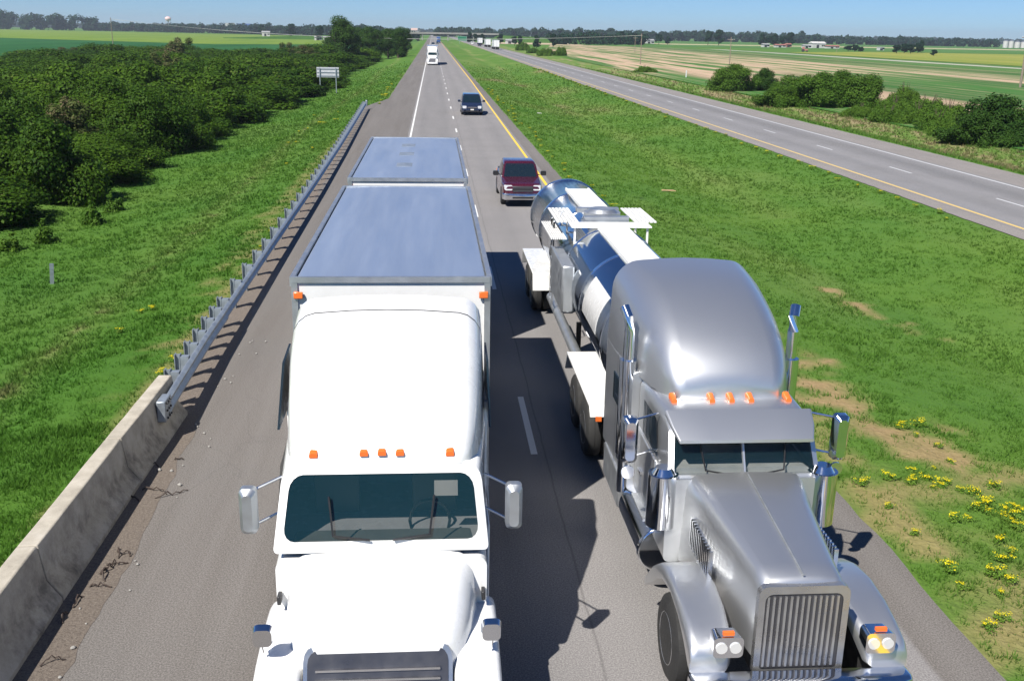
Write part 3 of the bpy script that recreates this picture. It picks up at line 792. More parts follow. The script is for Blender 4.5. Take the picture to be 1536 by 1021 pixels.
def mirror_part(root, x, y, z, side, mat_shell, h=.5, w=.2, arm_to=None):
    mb = MB(); mb.loft([ring(0, 0, h, w / 2, .05, .05), ring(.05, 0, h, w / 2, .05, .05), ring(.13, .04, h - .04, w / 2 - .04, .05, .05)][::-1] if False else
            [ring(-.10, .05, h - .05, w / 2 - .04, .05, .05), ring(-.04, 0, h, w / 2, .06, .06), ring(.05, 0, h, w / 2, .05, .05)])
    o = mb.build('side_mirror', mat_shell, root, loc=(x, y, z))
    g = MB(); g.box(-w / 2 + .02, w / 2 - .02, .051, .056, .03, h - .03); g.build('mirror_glass', M['chrome'], o)
    if arm_to:
        ax, ay, az = arm_to
        for dz in (.06, h - .06):
            a = MB(); a.tube([(0, 0, dz), (ax - x, ay - y, dz + (az - z) * .2)], .014, 6); a.build('mirror_arm', M['chrome'], o)
    return o

# ------------------------------------------------------------------ white tractor with air deflector
def trailer_box(root, y0, y1, w=1.30, ztop=4.1, zfl=1.15, name='trailer', detailed=True):
    z0 = zfl
    mb = MB()
    mb.loft([ring(y0, z0, ztop - .06, w - .012, .05, .02), ring(y1, z0, ztop - .06, w - .012, .05, .02)])
    body = mb.build(name, M['trailer_white'], root)
    rf = MB()
    rf.loft([ring(y0 + .03, ztop - .055, ztop, w - .05, .03, .01, crown=.02), ring(y1 - .03, ztop - .055, ztop, w - .05, .03, .01, crown=.02)])
    if detailed:
        pass
    ro = rf.build('roof', M['trailer_roof'], body)
    if detailed and y0 > 10:
        for k in (2.0, 4.3, 6.4):
            pt = MB(); pt.loft([ring(y0 + k, ztop, ztop + .012, .30, .005, .003, crown=.012, x=-.12), ring(y0 + k + .75, ztop, ztop + .012, .30, .005, .003, crown=.012, x=-.12)]); pt.build('roof_patch', M['galv'], ro)
    rl = MB()
    for s in (-1, 1):
        rl.box(s * w - .03, s * w + .03, y0 - .01, y1 + .01, ztop - .10, ztop + .025)
        rl.box(s * w - .02, s * w + .022, y0, y1, z0 - .06, z0 + .10)
        for yy in (y0, y1): rl.box(s * (w - .03) - .04, s * (w - .03) + .04, yy - .025, yy + .025, z0, ztop + .03)
        if detailed:
            k = y0 + .6
            while k < y1 - .2:
                rl.box(s * w - .004, s * w + .004, k - .012, k + .012, z0 + .1, ztop - .1); k += .61
    for yy in (y0, y1): rl.box(-w, w, yy - .03, yy + .03, ztop - .05, ztop + .028)
    rl.build('frame_rail', M['alu'], body)
    if detailed:
        for s in (-1, 1):
            m2 = MB(); m2.box(s * (w - .08) - .06, s * (w - .08) + .06, y0 - .06, y0 - .02, ztop - .26, ztop - .17); m2.build('marker_light', M['orange_lens'], body, bevel=.01)
        for s in (-1, 1):
            d = MB(); d.box(s * .62 - .58, s * .62 + .58, y1 + .03, y1 + .07, z0 + .08, ztop - .16)
            for q in (-.2, .2): d.cyl((s * .25 + q * .5, y1 + .08, z0 + .1), (s * .25 + q * .5, y1 + .08, ztop - .2), .018, seg=6)
            d.build('rear_door', M['trailer_white'], body)
    return body
def white_semi(loc, label, group=None, trailers='double', detailed=True):
    root = empty('semi_truck', loc, label, 'truck', group)
    W = M['white_paint']
    # hood
    hb = MB(); st = []
    for y, zt, w, rt in [(1.12, 1.48, .74, .16), (1.15, 1.56, .80, .20), (1.22, 1.62, .86, .24), (1.34, 1.69, .93, .26), (1.55, 1.80, 1.0, .28), (1.9, 1.92, 1.06, .28), (2.12, 2.00, 1.08, .26)]:
        st.append(ring(y, .62, zt, w, rt, .05, taper=.12, crown=.06))
    hb.loft(st)
    hood = hb.build('hood', W, root, smooth=50)
    for s in (-1, 1):
        f = MB(); rs = []
        for y, zb, zt, w in [(.42, .50, .82, .30), (.46, .45, 1.0, .38), (.6, .45, 1.18, .44), (.98, .98, 1.30, .46), (1.2, 1.10, 1.36, .47), (1.5, 1.14, 1.40, .47), (1.85, 1.06, 1.42, .46), (2.1, .75, 1.42, .45), (2.25, .55, 1.38, .42)]:
            rs.append(ring(y, zb, zt, w / 1.0 * .5, .10 if zt - zb > .25 else .08, .03, x=s * (1.22 - w * .5 - .02), shear=.0))
        f.loft(rs); fo = f.build('fender', W, root, smooth=55)
        h = MB(); h.loft([ring(.37, .72, .98, .14, .06, .06, x=s * .98, shear=.55), ring(.52, .70, 1.02, .16, .06, .06, x=s * .98, shear=.5)]); h.build('headlight', M['lamp'], root)
        ln = MB(); ln.box(s * 1.10 - .03, s * 1.10 + .03, .43, .47, .92, .97); ln.build('marker_light', M['orange_lens'], fo)
    for s in (-1, 1):
        lt = MB(); lt.box(s * 1.06 - .02, s * 1.06 + .02, 1.92, 2.04, 1.52, 1.62); lt.build('hood_latch', M['black'], hood, bevel=.01)
    bp = MB()
    bp.loft([ring(.24, .30, .62, .80, .08, .08), ring(.34, .25, .66, 1.12, .08, .08), ring(.52, .25, .66, 1.19, .06, .06), ring(.7, .28, .62, 1.2, .05, .05)])
    bp.build('bumper', W, root, smooth=50)
    g = MB()
    g.loft([ring(.74, .62, 1.50, .68, .12, .1, shear=.45), ring(1.0, .62, 1.50, .68, .12, .1, shear=.30)]); go = g.build('grille', M['grille'], root)
    b = MB()
    for k in range(8): b.box(-.60, .60, .765 + .0383 * k, .80 + .0383 * k, .72 + k * .085, .745 + k * .085)
    b.build('grille_bar', M['chrome'], go)
    b = MB()
    o_ = ring(.73, .59, 1.54, .72, .14, .1, shear=.45); i_ = ring(.765, .66, 1.47, .65, .10, .08, shear=.45); o2 = ring(.99, .59, 1.54, .72, .14, .1, shear=.30)
    b.loft([i_, o_, o2], False, False); b.build('grille_surround', M['grey_trim'], go)
    # cab with a real windscreen opening
    cb = MB(); cw = 1.10
    r0 = ring(2.05, .75, 1.98, cw, .2, .08, shear=.0); r1 = ring(2.12, .75, 2.02, cw, .2, .08)
    cb.loft([ring(2.05, .75, 1.96, cw, .1, .08), ring(3.95, .75, 1.96, cw + .06, .1, .08)])
    fo = [ring(2.08, 2.03, 2.84, cw + .02, .18, .05, taper=.07, shear=.58), ring(3.95, 1.95, 2.84, cw + .07, .12, .03)]
    fi = ring(2.10, 2.15, 2.75, cw - .08, .14, .12, taper=.06, shear=.58)
    cb.loft([fi, fo[0], fo[1]], cap0=False, cap1=True)
    cab = cb.build('cab', W, root, smooth=45)
    ws = MB(); ws.add([(x, y + .01, z) for x, y, z in fi], [tuple(range(len(fi)))]); wso = ws.build('windshield', M['windscreen'], root)
    for s in (-1, 1):
        wp = MB(); wp.tube([(s * .12, 2.07, 2.17), (s * .5, 2.10, 2.21), (s * .55, 2.29, 2.57)], .013, 5); wp.build('wiper', M['black'], wso)
    st_ = MB(); st_.add([(.55, 2.455, 2.66), (.80, 2.455, 2.66), (.80, 2.37, 2.52), (.55, 2.37, 2.52)], [(0, 1, 2, 3)]); st_.build('sticker', M['litter'], wso)
    dash = MB(); dash.loft([ring(2.2, 1.75, 2.05, cw - .1, .08, .05), ring(2.6, 1.75, 2.02, cw - .1, .1, .05)]); dash.build('dashboard', M['interior'], cab)
    for s in (-.55, .55):
        q = MB(); q.loft([ring(3.1, 1.5, 2.55, .25, .12, .05), ring(3.25, 1.5, 2.6, .25, .12, .05)]); q.box(s * 0 - .25, .25, 2.75, 3.2, 1.5, 1.65)
        q.build('seat', M['seat'], cab, loc=(s, 0, 0), bevel=.02)
    sw = MB(); pts = [(.5 + .22 * math.cos(a), 2.68 + .1 * math.sin(a), 2.08 + .2 * math.sin(a)) for a in [i * PI / 8 for i in range(17)]]; sw.tube(pts, .018, 6); sw.build('steering_wheel', M['black'], cab)
    for s in (-1, 1):
        d = MB(); xx = s * (cw + .045)
        d.box(xx - .008, xx + .022, 2.75, 3.75, .95, 1.97); dd = d.build('door', W, root, bevel=.015)
        wq = MB(); wq.add([(xx + s * .022, 2.72, 2.02), (xx + s * .03, 3.68, 2.02), (xx + s * .02, 3.68, 2.62), (xx - s * .0, 2.98, 2.62)], [(0, 1, 2, 3)]); wq.build('side_window', M['glass'], root)
        hd = MB(); hd.box(xx + (.02 if s > 0 else -.05), xx + (.05 if s > 0 else -.02), 3.5, 3.66, 1.5, 1.54); hd.build('handle', M['black'], dd)
        mirror_part(root, s * 1.40, 2.40, 2.12, s, M['alu'], .52, .18, (s * 1.1, 2.75, 2.2))
        fm = MB(); fm.tube([(0, 0, 0), (s * .02, -.06, .22)], .014, 6); fm.loft([ring(-.13, .2, .38, .09, .05, .05), ring(-.05, .18, .40, .10, .06, .06)]); fm.build('fender_mirror', M['chrome'], root, loc=(s * 1.10, 1.25, 1.36))
    # roof air deflector
    rd = MB(); rs = []
    for y, zt, w, rt in [(2.52, 2.90, .86, .06), (2.6, 2.98, .95, .10), (2.9, 3.22, 1.04, .2), (3.3, 3.52, 1.10, .28), (3.8, 3.80, 1.15, .3), (4.3, 3.97, 1.18, .28), (4.85, 4.02, 1.19, .22)]:
        rs.append(ring(y, 2.78, zt, w, rt, .02, taper=.05, crown=.07))
    rd.loft(rs); rdo = rd.build('air_deflector', W, root, smooth=60)
    for ya, za, wa, ra in ((4.3, 3.97, 1.18, .28),):
        sm = MB(); e = .004
        sm.loft([ring(ya + d, 2.78 - e, za + e + dz, wa + e, ra, .02, taper=.05, crown=.07) for d, dz in ((-.006, -.004), (.006, .004))], False, False); sm.build('seam', M['dark_metal'], rdo)
    for s in (-1, 1):                                     # dark openings in the flanks of the deflector
        o = MB(); xo = s * 1.195
        o.prism_x([(3.35, 2.9), (4.55, 2.9), (4.55, 3.55), (3.95, 3.5)], xo - .02, xo + .005); o.build('side_opening', M['glass'], rdo)
        e = MB(); e.box(s * 1.17 - .02, s * 1.17 + .02, 3.95, 4.85, .8, 3.0); e.build('side_extender', W, root, bevel=.01)
    for x in (-.72, -.19, 0, .19, .72):
        l = MB(); l.loft([ring(0, 0, .05, .045, .02, .01), ring(.12, .02, .09, .05, .03, .01)]); l.build('marker_light', M['orange_lens'], cab, loc=(x, 2.50 + .02 * abs(x), 2.93 - .03 * abs(x)))
    ch = MB()
    for s in (-1, 1): ch.box(s * .42 - .05, s * .42 + .05, 1.3, 7.2, .62, .86)
    ch.box(-1.0, 1.0, 3.9, 4.1, .7, .95); ch.box(-.5, .5, 6.0, 7.0, 1.0, 1.1); ch.build('chassis', M['dark_metal'], root)
    for s in (-1, 1):
        t = MB(); t.cyl((s * .9, 2.6, .7), (s * .9, 3.8, .7), .30, seg=20); t.build('fuel_tank', M['alu'], root)
        wheel(root, s * 1.17, 1.52, .50, .28, side=s); wheel(root, s * 1.22, 6.4, .51, .27, dual=True, side=s)
    # trailers
    if trailers == 'double':
        T = [(5.65, 13.85, (12.6,)), (15.1, 24.1, (16.4, 22.9))]
        for a, b_, ax in T:
            tb = trailer_box(root, a, b_)
            if len(ax) > 1:
                tg = MB(); tg.tube([(0, 13.6, .8), (-.3, 15.5, .9)], .06, 6); tg.tube([(0, 13.6, .8), (.3, 15.5, .9)], .06, 6); tg.box(-.6, .6, 15.5, 17.2, .8, .95); tg.build('dolly', M['dark_metal'], tb)
            for y in ax:
                for s in (-1, 1): wheel(tb, s * 1.24, y, .5, .26, dual=True, side=s)
            u = MB(); u.box(-.5, .5, a + .3, b_ - .3, 1.0, 1.1); u.box(-.9, .9, ax[-1] - .08, ax[-1] + .08, .42, .58); u.build('undercarriage', M['dark_metal'], tb)
    else:
        tb = trailer_box(root, 5.65, 21.5)
        for y in (18.2, 19.5):
            for s in (-1, 1): wheel(tb, s * 1.24, y, .5, .26, dual=True, side=s)
    return root
WT_Y = 7.45
white_semi((-.56, WT_Y, 0), 'white semi truck with tall cab roof and two grey-roofed trailers, nearest on the left')
white_semi((-.02, 236, 0), 'distant white semi truck coming head on in the left lane, far behind the dark minivan', trailers='single')

# ------------------------------------------------------------------ classic long-nose tractor with a tanker
def silver_semi(loc, label):
    root = empty('tanker_truck', loc, label, 'truck')
    S = M['silver_paint']; Cc = M['chrome']
    hb = MB(); rs = []
    for y, zt, w, rt in [(.30, 1.72, .46, .10), (.36, 1.78, .49, .12), (.6, 1.82, .52, .14), (1.2, 1.88, .60, .16), (1.9, 1.96, .70, .18), (2.45, 2.02, .80, .18)]:
        rs.append(ring(y, .85, zt, w, rt, .04, taper=.06, crown=.04))
    hb.loft(rs); hood = hb.build('hood', S, root, smooth=50)
    cn = MB(); cn.tube([(0, .33, 1.84), (0, 1.2, 1.935), (0, 2.4, 2.075)], .012, 6); cn.build('hood_trim', M['alu'], hood)
    for s in (-1, 1):
        lv = MB()
        for k in range(12): lv.box(s * .735 - .02, s * .735 + .03, 1.25 + k * .075, 1.28 + k * .075, 1.25, 1.62)
        lv.build('louvre', Cc, hood)
    g = MB(); g.loft([ring(.255, .74, 1.70, .44, .08, .04), ring(.30, .74, 1.70, .44, .08, .04)]); go = g.build('grille', M['grille'], root)
    b = MB()
    for k in range(13): b.box(-.40 + k * .0625, -.375 + k * .0625, .235, .262, .80, 1.64)
    b.build('grille_bar', M['grey_trim'], go)
    b = MB(); o_ = ring(.24, .70, 1.76, .49, .10, .05); i_ = ring(.24, .77, 1.67, .42, .08, .04); o2 = ring(.33, .70, 1.76, .49, .10, .05)
    b.loft([i_, o_, o2], False, False); b.build('grille_surround', M['grey_trim'], go)
    bp = MB(); bp.loft([ring(-.10, .34, .76, .95, .05, .05), ring(-.04, .30, .80, 1.16, .05, .05), ring(.04, .30, .80, 1.19, .05, .05), ring(.20, .32, .78, 1.20, .05, .05)]); bpo = bp.build('bumper', Cc, root, smooth=50)
    for s in (-1, 1):
        fl = MB(); fl.cyl((s * .8, -.115, .55), (s * .8, -.08, .55), .07, seg=14); fl.build('fog_lamp', M['lamp'], bpo)
    pl = MB(); pl.box(-.16, .16, -.125, -.105, .45, .61); pl.build('number_plate', M['litter'], bpo)
    for s in (-1, 1):
        f = MB(); rs = []
        for y, zb, zt, w in [(.20, .78, .98, .40), (.28, .80, 1.08, .46), (.5, .95, 1.17, .50), (.8, 1.08, 1.24, .52), (1.2, 1.14, 1.27, .53), (1.6, 1.08, 1.24, .53), (1.9, .92, 1.14, .53), (2.2, .68, .94, .52), (2.5, .48, .66, .50)]:
            rs.append(ring(y, zb, zt, w * .5, .09, .03, x=s * (1.19 - w * .5)))
        f.loft(rs); f.build('fender', S, root, smooth=60)
        h = MB(); h.loft([ring(.10, 1.02, 1.26, .16, .05, .05, x=s * .82), ring(.32, 1.04, 1.24, .14, .05, .05, x=s * .82)]); ho = h.build('headlight', Cc, root, smooth=40)
        for q in (-.075, .075):
            l = MB(); l.cyl((s * .82 + q, .085, 1.14), (s * .82 + q, .10, 1.14), .062, seg=14); l.build('lens', M['lamp'], ho)
        ts = MB(); ts.box(s * .82 - .06, s * .82 + .06, .12, .16, 1.27, 1.31); ts.build('turn_signal', M['orange_lens'], ho)
        ac = MB(); ac.cyl((s * 1.02, 2.55, 1.32), (s * 1.02, 2.55, 2.02), .19, seg=24); ac.cyl((s * 1.02, 2.55, 2.02), (s * 1.02, 2.55, 2.10), .15, .10, seg=24); ac.tube([(s * 1.02, 2.55, 1.75), (s * .7, 2.5, 1.7)], .07, 10); ac.build('air_cleaner', Cc, root, smooth=40)
        ex = MB(); ex.tube([(s * 1.16, 4.42, .9), (s * 1.16, 4.42, 3.3), (s * 1.17, 4.46, 3.5), (s * 1.22, 4.56, 3.62)], .075, 14); ex.cyl((s * 1.16, 4.42, 1.5), (s * 1.16, 4.42, 2.9), .12, seg=16); ex.build('exhaust_stack', Cc, root)
        ft = MB(); ft.cyl((s * .88, 2.95, .72), (s * .88, 4.35, .72), .33, seg=28); fto = ft.build('fuel_tank', Cc, root, bevel=.03)
        fs = MB(); fs.box(s * 1.0 - .1, s * 1.0 + .16, 3.2, 4.0, 1.02, 1.06); fs.build('step', M['alu'], fto)
        bx = MB(); bx.box(min(s * .62, s * 1.16), max(s * .62, s * 1.16), 4.7, 6.0, .48, 1.02); bx.build('tool_box', M['alu'], root, bevel=.03)
        mr = mirror_part(root, s * 1.38, 3.00, 1.98, s, Cc, .62, .20, (s * .98, 3.2, 2.1))
        lm = MB(); lm.cyl((0, -.0, 0), (0, .03, 0), .09, seg=16); lm.build('round_mirror', Cc, root, loc=(s * 1.38, 2.98, 1.84))
    # cab
    cb = MB(); cw = .99
    cb.loft([ring(2.42, .85, 1.98, cw, .1, .08), ring(4.3, .85, 1.98, cw + .02, .1, .08)])
    fo = [ring(2.50, 1.96, 2.60, cw - .02, .14, .03, taper=.05, shear=.55), ring(2.9, 1.96, 2.68, cw - .01, .16, .03, taper=.05, shear=.30), ring(4.3, 1.96, 2.68, cw, .14, .03)]
    fi = ring(2.495, 2.01, 2.53, cw - .09, .09, .07, taper=.05, shear=.55)
    cb.loft([fi, fo[0], fo[1], fo[2]], False, True); cab = cb.build('cab', S, root, smooth=50)
    ws = MB(); ws.add([(x, y + .008, z) for x, y, z in fi], [tuple(range(len(fi)))]); wso = ws.build('windshield', M['windscreen_clear'], root)
    cp = MB(); cp.tube([(0, 2.50, 2.01), (0, 2.78, 2.53)], .022, 6); cp.build('centre_post', S, wso)
    for s in (-1, 1):
        wp = MB(); wp.tube([(s * .1, 2.47, 2.0), (s * .5, 2.51, 2.06), (s * .55, 2.68, 2.38)], .012, 5); wp.build('wiper', M['black'], wso)
    vz = MB(); vz.loft([ring(2.52, 2.42, 2.46, cw - .14, .015, .01), ring(2.70, 2.52, 2.58, cw - .08, .02, .01), ring(2.95, 2.63, 2.70, cw - .04, .03, .01)]); vz.build('sun_visor', S, root)
    for x in (-.76, -.26, 0, .26, .76):
        l = MB(); l.loft([ring(0, 0, .06, .035, .02, .01), ring(.16, .02, .10, .045, .03, .01)]); l.build('marker_light', M['orange_lens'], cab, loc=(x, 3.25, 2.67))
    dash = MB(); dash.loft([ring(2.62, 1.75, 2.05, cw - .1, .08, .05), ring(2.95, 1.75, 2.02, cw - .1, .1, .05)]); dash.build('dashboard', M['dash_pale'], cab)
    for s in (-.48, .48):
        q = MB(); q.loft([ring(3.6, 1.5, 2.45, .24, .12, .05), ring(3.75, 1.5, 2.5, .24, .12, .05)]); q.build('seat', M['seat'], cab, loc=(s, 0, 0))
    for s in (-1, 1):
        xx = s * (cw + .012); d = MB(); d.box(xx - .02, xx + .02, 3.05, 3.98, 1.0, 1.97); dd = d.build('door', S, root, bevel=.015)
        hd = MB(); hd.box(xx + (.02 if s > 0 else -.05), xx + (.05 if s > 0 else -.02), 3.75, 3.92, 1.45, 1.49); hd.build('handle', Cc, dd)
        wq = MB(); wq.add([(xx + s * .0, 3.0, 2.03), (xx + s * .012, 3.9, 2.03), (xx + s * .012, 3.9, 2.50), (xx - s * .0, 3.2, 2.50)], [(0, 1, 2, 3)]); wq.build('side_window', M['glass'], root)
    # sleeper and high roof
    sb = MB(); sb.loft([ring(4.32, .95, 2.75, 1.12, .10, .06), ring(6.25, .95, 2.75, 1.14, .10, .06)]); sl_ = sb.build('sleeper', S, root, bevel=.01)
    for s in (-1, 1):
        w_ = MB(); w_.loft([ring(0, 0, .42, .02, .01, .01), ring(.5, 0, .42, .02, .01, .01)]); w_.build('side_window', M['glass'], sl_, loc=(s * 1.13, 5.0, 1.95))
        hnd = MB(); hnd.tube([(s * 1.17, 4.6, 1.3), (s * 1.21, 4.6, 1.35), (s * 1.21, 4.6, 2.3), (s * 1.17, 4.6, 2.35)], .018, 6); hnd.build('grab_rail', Cc, sl_)
    for ys_ in (4.34, 5.3):
        sm = MB(); e = .003; sm.loft([ring(ys_ - .005, .95 - e, 2.75 + e, 1.13 + e, .10, .06), ring(ys_ + .005, .95 - e, 2.75 + e, 1.13 + e, .10, .06)], False, False); sm.build('seam', M['dark_metal'], sl_)
    rf = MB(); rs = []
    for y, zt, w, rt in [(3.40, 2.80, .66, .06), (3.48, 2.95, .76, .14), (3.66, 3.14, .86, .28), (3.9, 3.32, .94, .38), (4.25, 3.50, 1.01, .46), (4.65, 3.65, 1.07, .50), (5.1, 3.76, 1.11, .50), (5.6, 3.83, 1.13, .44), (6.25, 3.86, 1.14, .36)]:
        rs.append(ring(y, 2.67, zt, w, rt, .02, taper=.06, crown=.09, n=7))
    rf.loft(rs); rf.build('roof_fairing', S, root, smooth=60)
    ch = MB()
    for s in (-1, 1): ch.box(s * .42 - .05, s * .42 + .05, .3, 9.9, .68, .92)
    ch.box(-.5, .5, 7.5, 8.8, 1.02, 1.12); ch.build('chassis', M['dark_metal'], root)
    for s in (-1, 1):
        wheel(root, s * 1.19, 1.25, .52, .29, side=s)
        for y in (7.85, 9.2): wheel(root, s * 1.22, y, .52, .28, dual=True, side=s)
        x0, x1 = sorted((s * .62, s * 1.24))
        fe = MB(); fender_arch(fe, x0, x1, 8.5, 1.18, 1.22, R_(5), R_(175), 18, zc=-.02)
        fe2 = MB(); pr = [(7.0, 1.02), (7.15, 1.16), (10.1, 1.16), (10.35, .78), (10.38, .80), (10.13, 1.21), (7.12, 1.21), (6.96, 1.05)]
        fe2.prism_x(pr, x0, x1); fe2.build('mudguard', M['white_paint'], root, bevel=.015)
        ol = MB(); ol.box(s * 1.1 - .05, s * 1.1 + .05, 6.93, 6.98, .98, 1.06); ol.build('marker_light', M['orange_lens'], root)
    # tank
    tk = MB(); rings = []
    Y0, Y1 = 7.0, 20.6; zc, hw, hh = 2.20, 1.04, 1.02
    for y, k in [(Y0, .02), (Y0 + .03, .45), (Y0 + .10, .75), (Y0 + .22, .92), (Y0 + .40, 1.0), (Y1 - .40, 1.0), (Y1 - .22, .92), (Y1 - .10, .75), (Y1 - .03, .45), (Y1, .02)]:
        rings.append([(hw * k * math.cos(2 * PI * i / 48), y, zc + hh * k * math.sin(2 * PI * i / 48)) for i in range(48)])
    for _ in (0,):
        tk.loft(rings)
    tank = tk.build('tank', M['tank_steel'], root, smooth=60)
    for y in (Y0 + .45, Y0 + 3.0, Y0 + 5.6, Y0 + 8.2, Y0 + 10.8, Y1 - .45):
        rr = [[((hw + e) * math.cos(2 * PI * i / 48), y + dy, zc + (hh + e) * math.sin(2 * PI * i / 48)) for i in range(48)] for e, dy in ((0, -.05), (.02, -.04), (.02, .04), (0, .05))]
        bd = MB(); bd.loft(rr, False, False); bd.build('band', M['chrome'], tank)
    zt = zc + hh
    for a, b2 in ((9.0, 12.6), (15.1, 18.2)):                    # grating along the top
        wk = MB()
        for k in range(int((b2 - a) / .12)):
            wk.box(-.28, .30, a + k * .12, a + k * .12 + .075, zt + .02, zt + .05)
        for x in (-.30, .30): wk.box(x - .02, x + .02, a, b2, zt - .02, zt + .055)
        wk.build('catwalk', M['walkway'], tank)
    pf = MB()
    for k in range(5): pf.box(-.88, .88, 12.62 + k * .12, 12.70 + k * .12, zt + .0, zt + .03)
    for s in (-1, 1):
        for k in range(6):
            x = s * .88 - .25 + k * .085; pf.box(x, x + .06, 13.25, 15.1, zt + .0, zt + .03)
        for y in (12.7, 14.0, 15.0): pf.box(s * .80 - .02, s * .80 + .02, y - .02, y + .02, zt - .45, zt + .0)
    pf.build('platform', M['walkway'], tank)
    mh = MB(); mh.cyl((0, 14.0, zt - .05), (0, 14.0, zt + .12), .42, seg=28); mh.cyl((0, 14.0, zt + .12), (0, 14.0, zt + .20), .36, .28, seg=28); mh.box(-.5, .5, 13.3, 13.5, zt, zt + .12); mh.box(-.5, .5, 14.6, 14.8, zt, zt + .1); mh.build('manhole', M['alu'], tank, smooth=40)
    ld = MB()
    for k in range(9): ld.tube([(-1.10, 14.0, 1.2 + k * .25), (-1.10, 14.45, 1.2 + k * .25)], .018, 6)
    for y in (14.0, 14.45): ld.tube([(-1.10, y, 1.1), (-1.10, y, 3.1), (-.9, y, 3.35)], .022, 6)
    ld.build('ladder', M['alu'], tank)
    sx = MB()
    for k in range(8): sx.box(-1.30 + k * .045, -1.275 + k * .045, 12.8, 14.9, 2.93, 2.96)
    sx.build('side_step', M['walkway'], tank)
    bxs = MB(); bxs.box(-1.24, -.98, 11.2, 13.2, 1.7, 2.7); bxs.build('side_cabinet', M['alu'], tank, bevel=.04)
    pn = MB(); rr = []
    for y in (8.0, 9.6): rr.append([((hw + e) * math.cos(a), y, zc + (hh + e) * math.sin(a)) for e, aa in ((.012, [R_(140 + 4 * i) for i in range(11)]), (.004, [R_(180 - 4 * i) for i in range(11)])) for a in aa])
    pn.loft(rr); pn.build('painted_reflection', M['white_paint'], tank)  # white curved patch painted in as the bright reflection on the tank flank
    un = MB()
    for s in (-1, 1): un.box(s * .45 - .05, s * .45 + .05, 9.0, 20.3, 1.0, 1.2)
    un.box(-.9, .9, 17.75, 17.9, .44, .6); un.box(-.9, .9, 19.15, 19.3, .44, .6); un.box(-1.0, 1.0, 20.3, 20.45, .5, .7)
    for s in (-1, 1): un.box(s * .7 - .05, s * .7 + .05, 12.2, 12.3, .35, 1.2)
    un.build('undercarriage', M['dark_metal'], tank)
    for s in (-1, 1):
        x0, x1 = sorted((s * .52, s * 1.27))
        fe = MB(); fe.prism_x([(16.9, .75), (17.0, 1.16), (20.1, 1.16), (20.3, .75), (20.34, .75), (20.15, 1.21), (16.95, 1.21), (16.86, .75)], x0, x1)
        fe.build('mudguard', M['white_paint'], tank, bevel=.015)
        for y in (17.8, 19.2): wheel(tank, s * 1.22, y, .5, .27, dual=True, side=s)
    hs = MB(); hs.cyl((-.95, 9.8, .95), (-.95, 15.5, .95), .11, seg=14); hs.build('hose_tube', M['alu'], tank)
    return root
silver_semi((3.86, 8.85, 0), 'grey metallic long-nose truck pulling a polished steel tanker, nearest on the right')

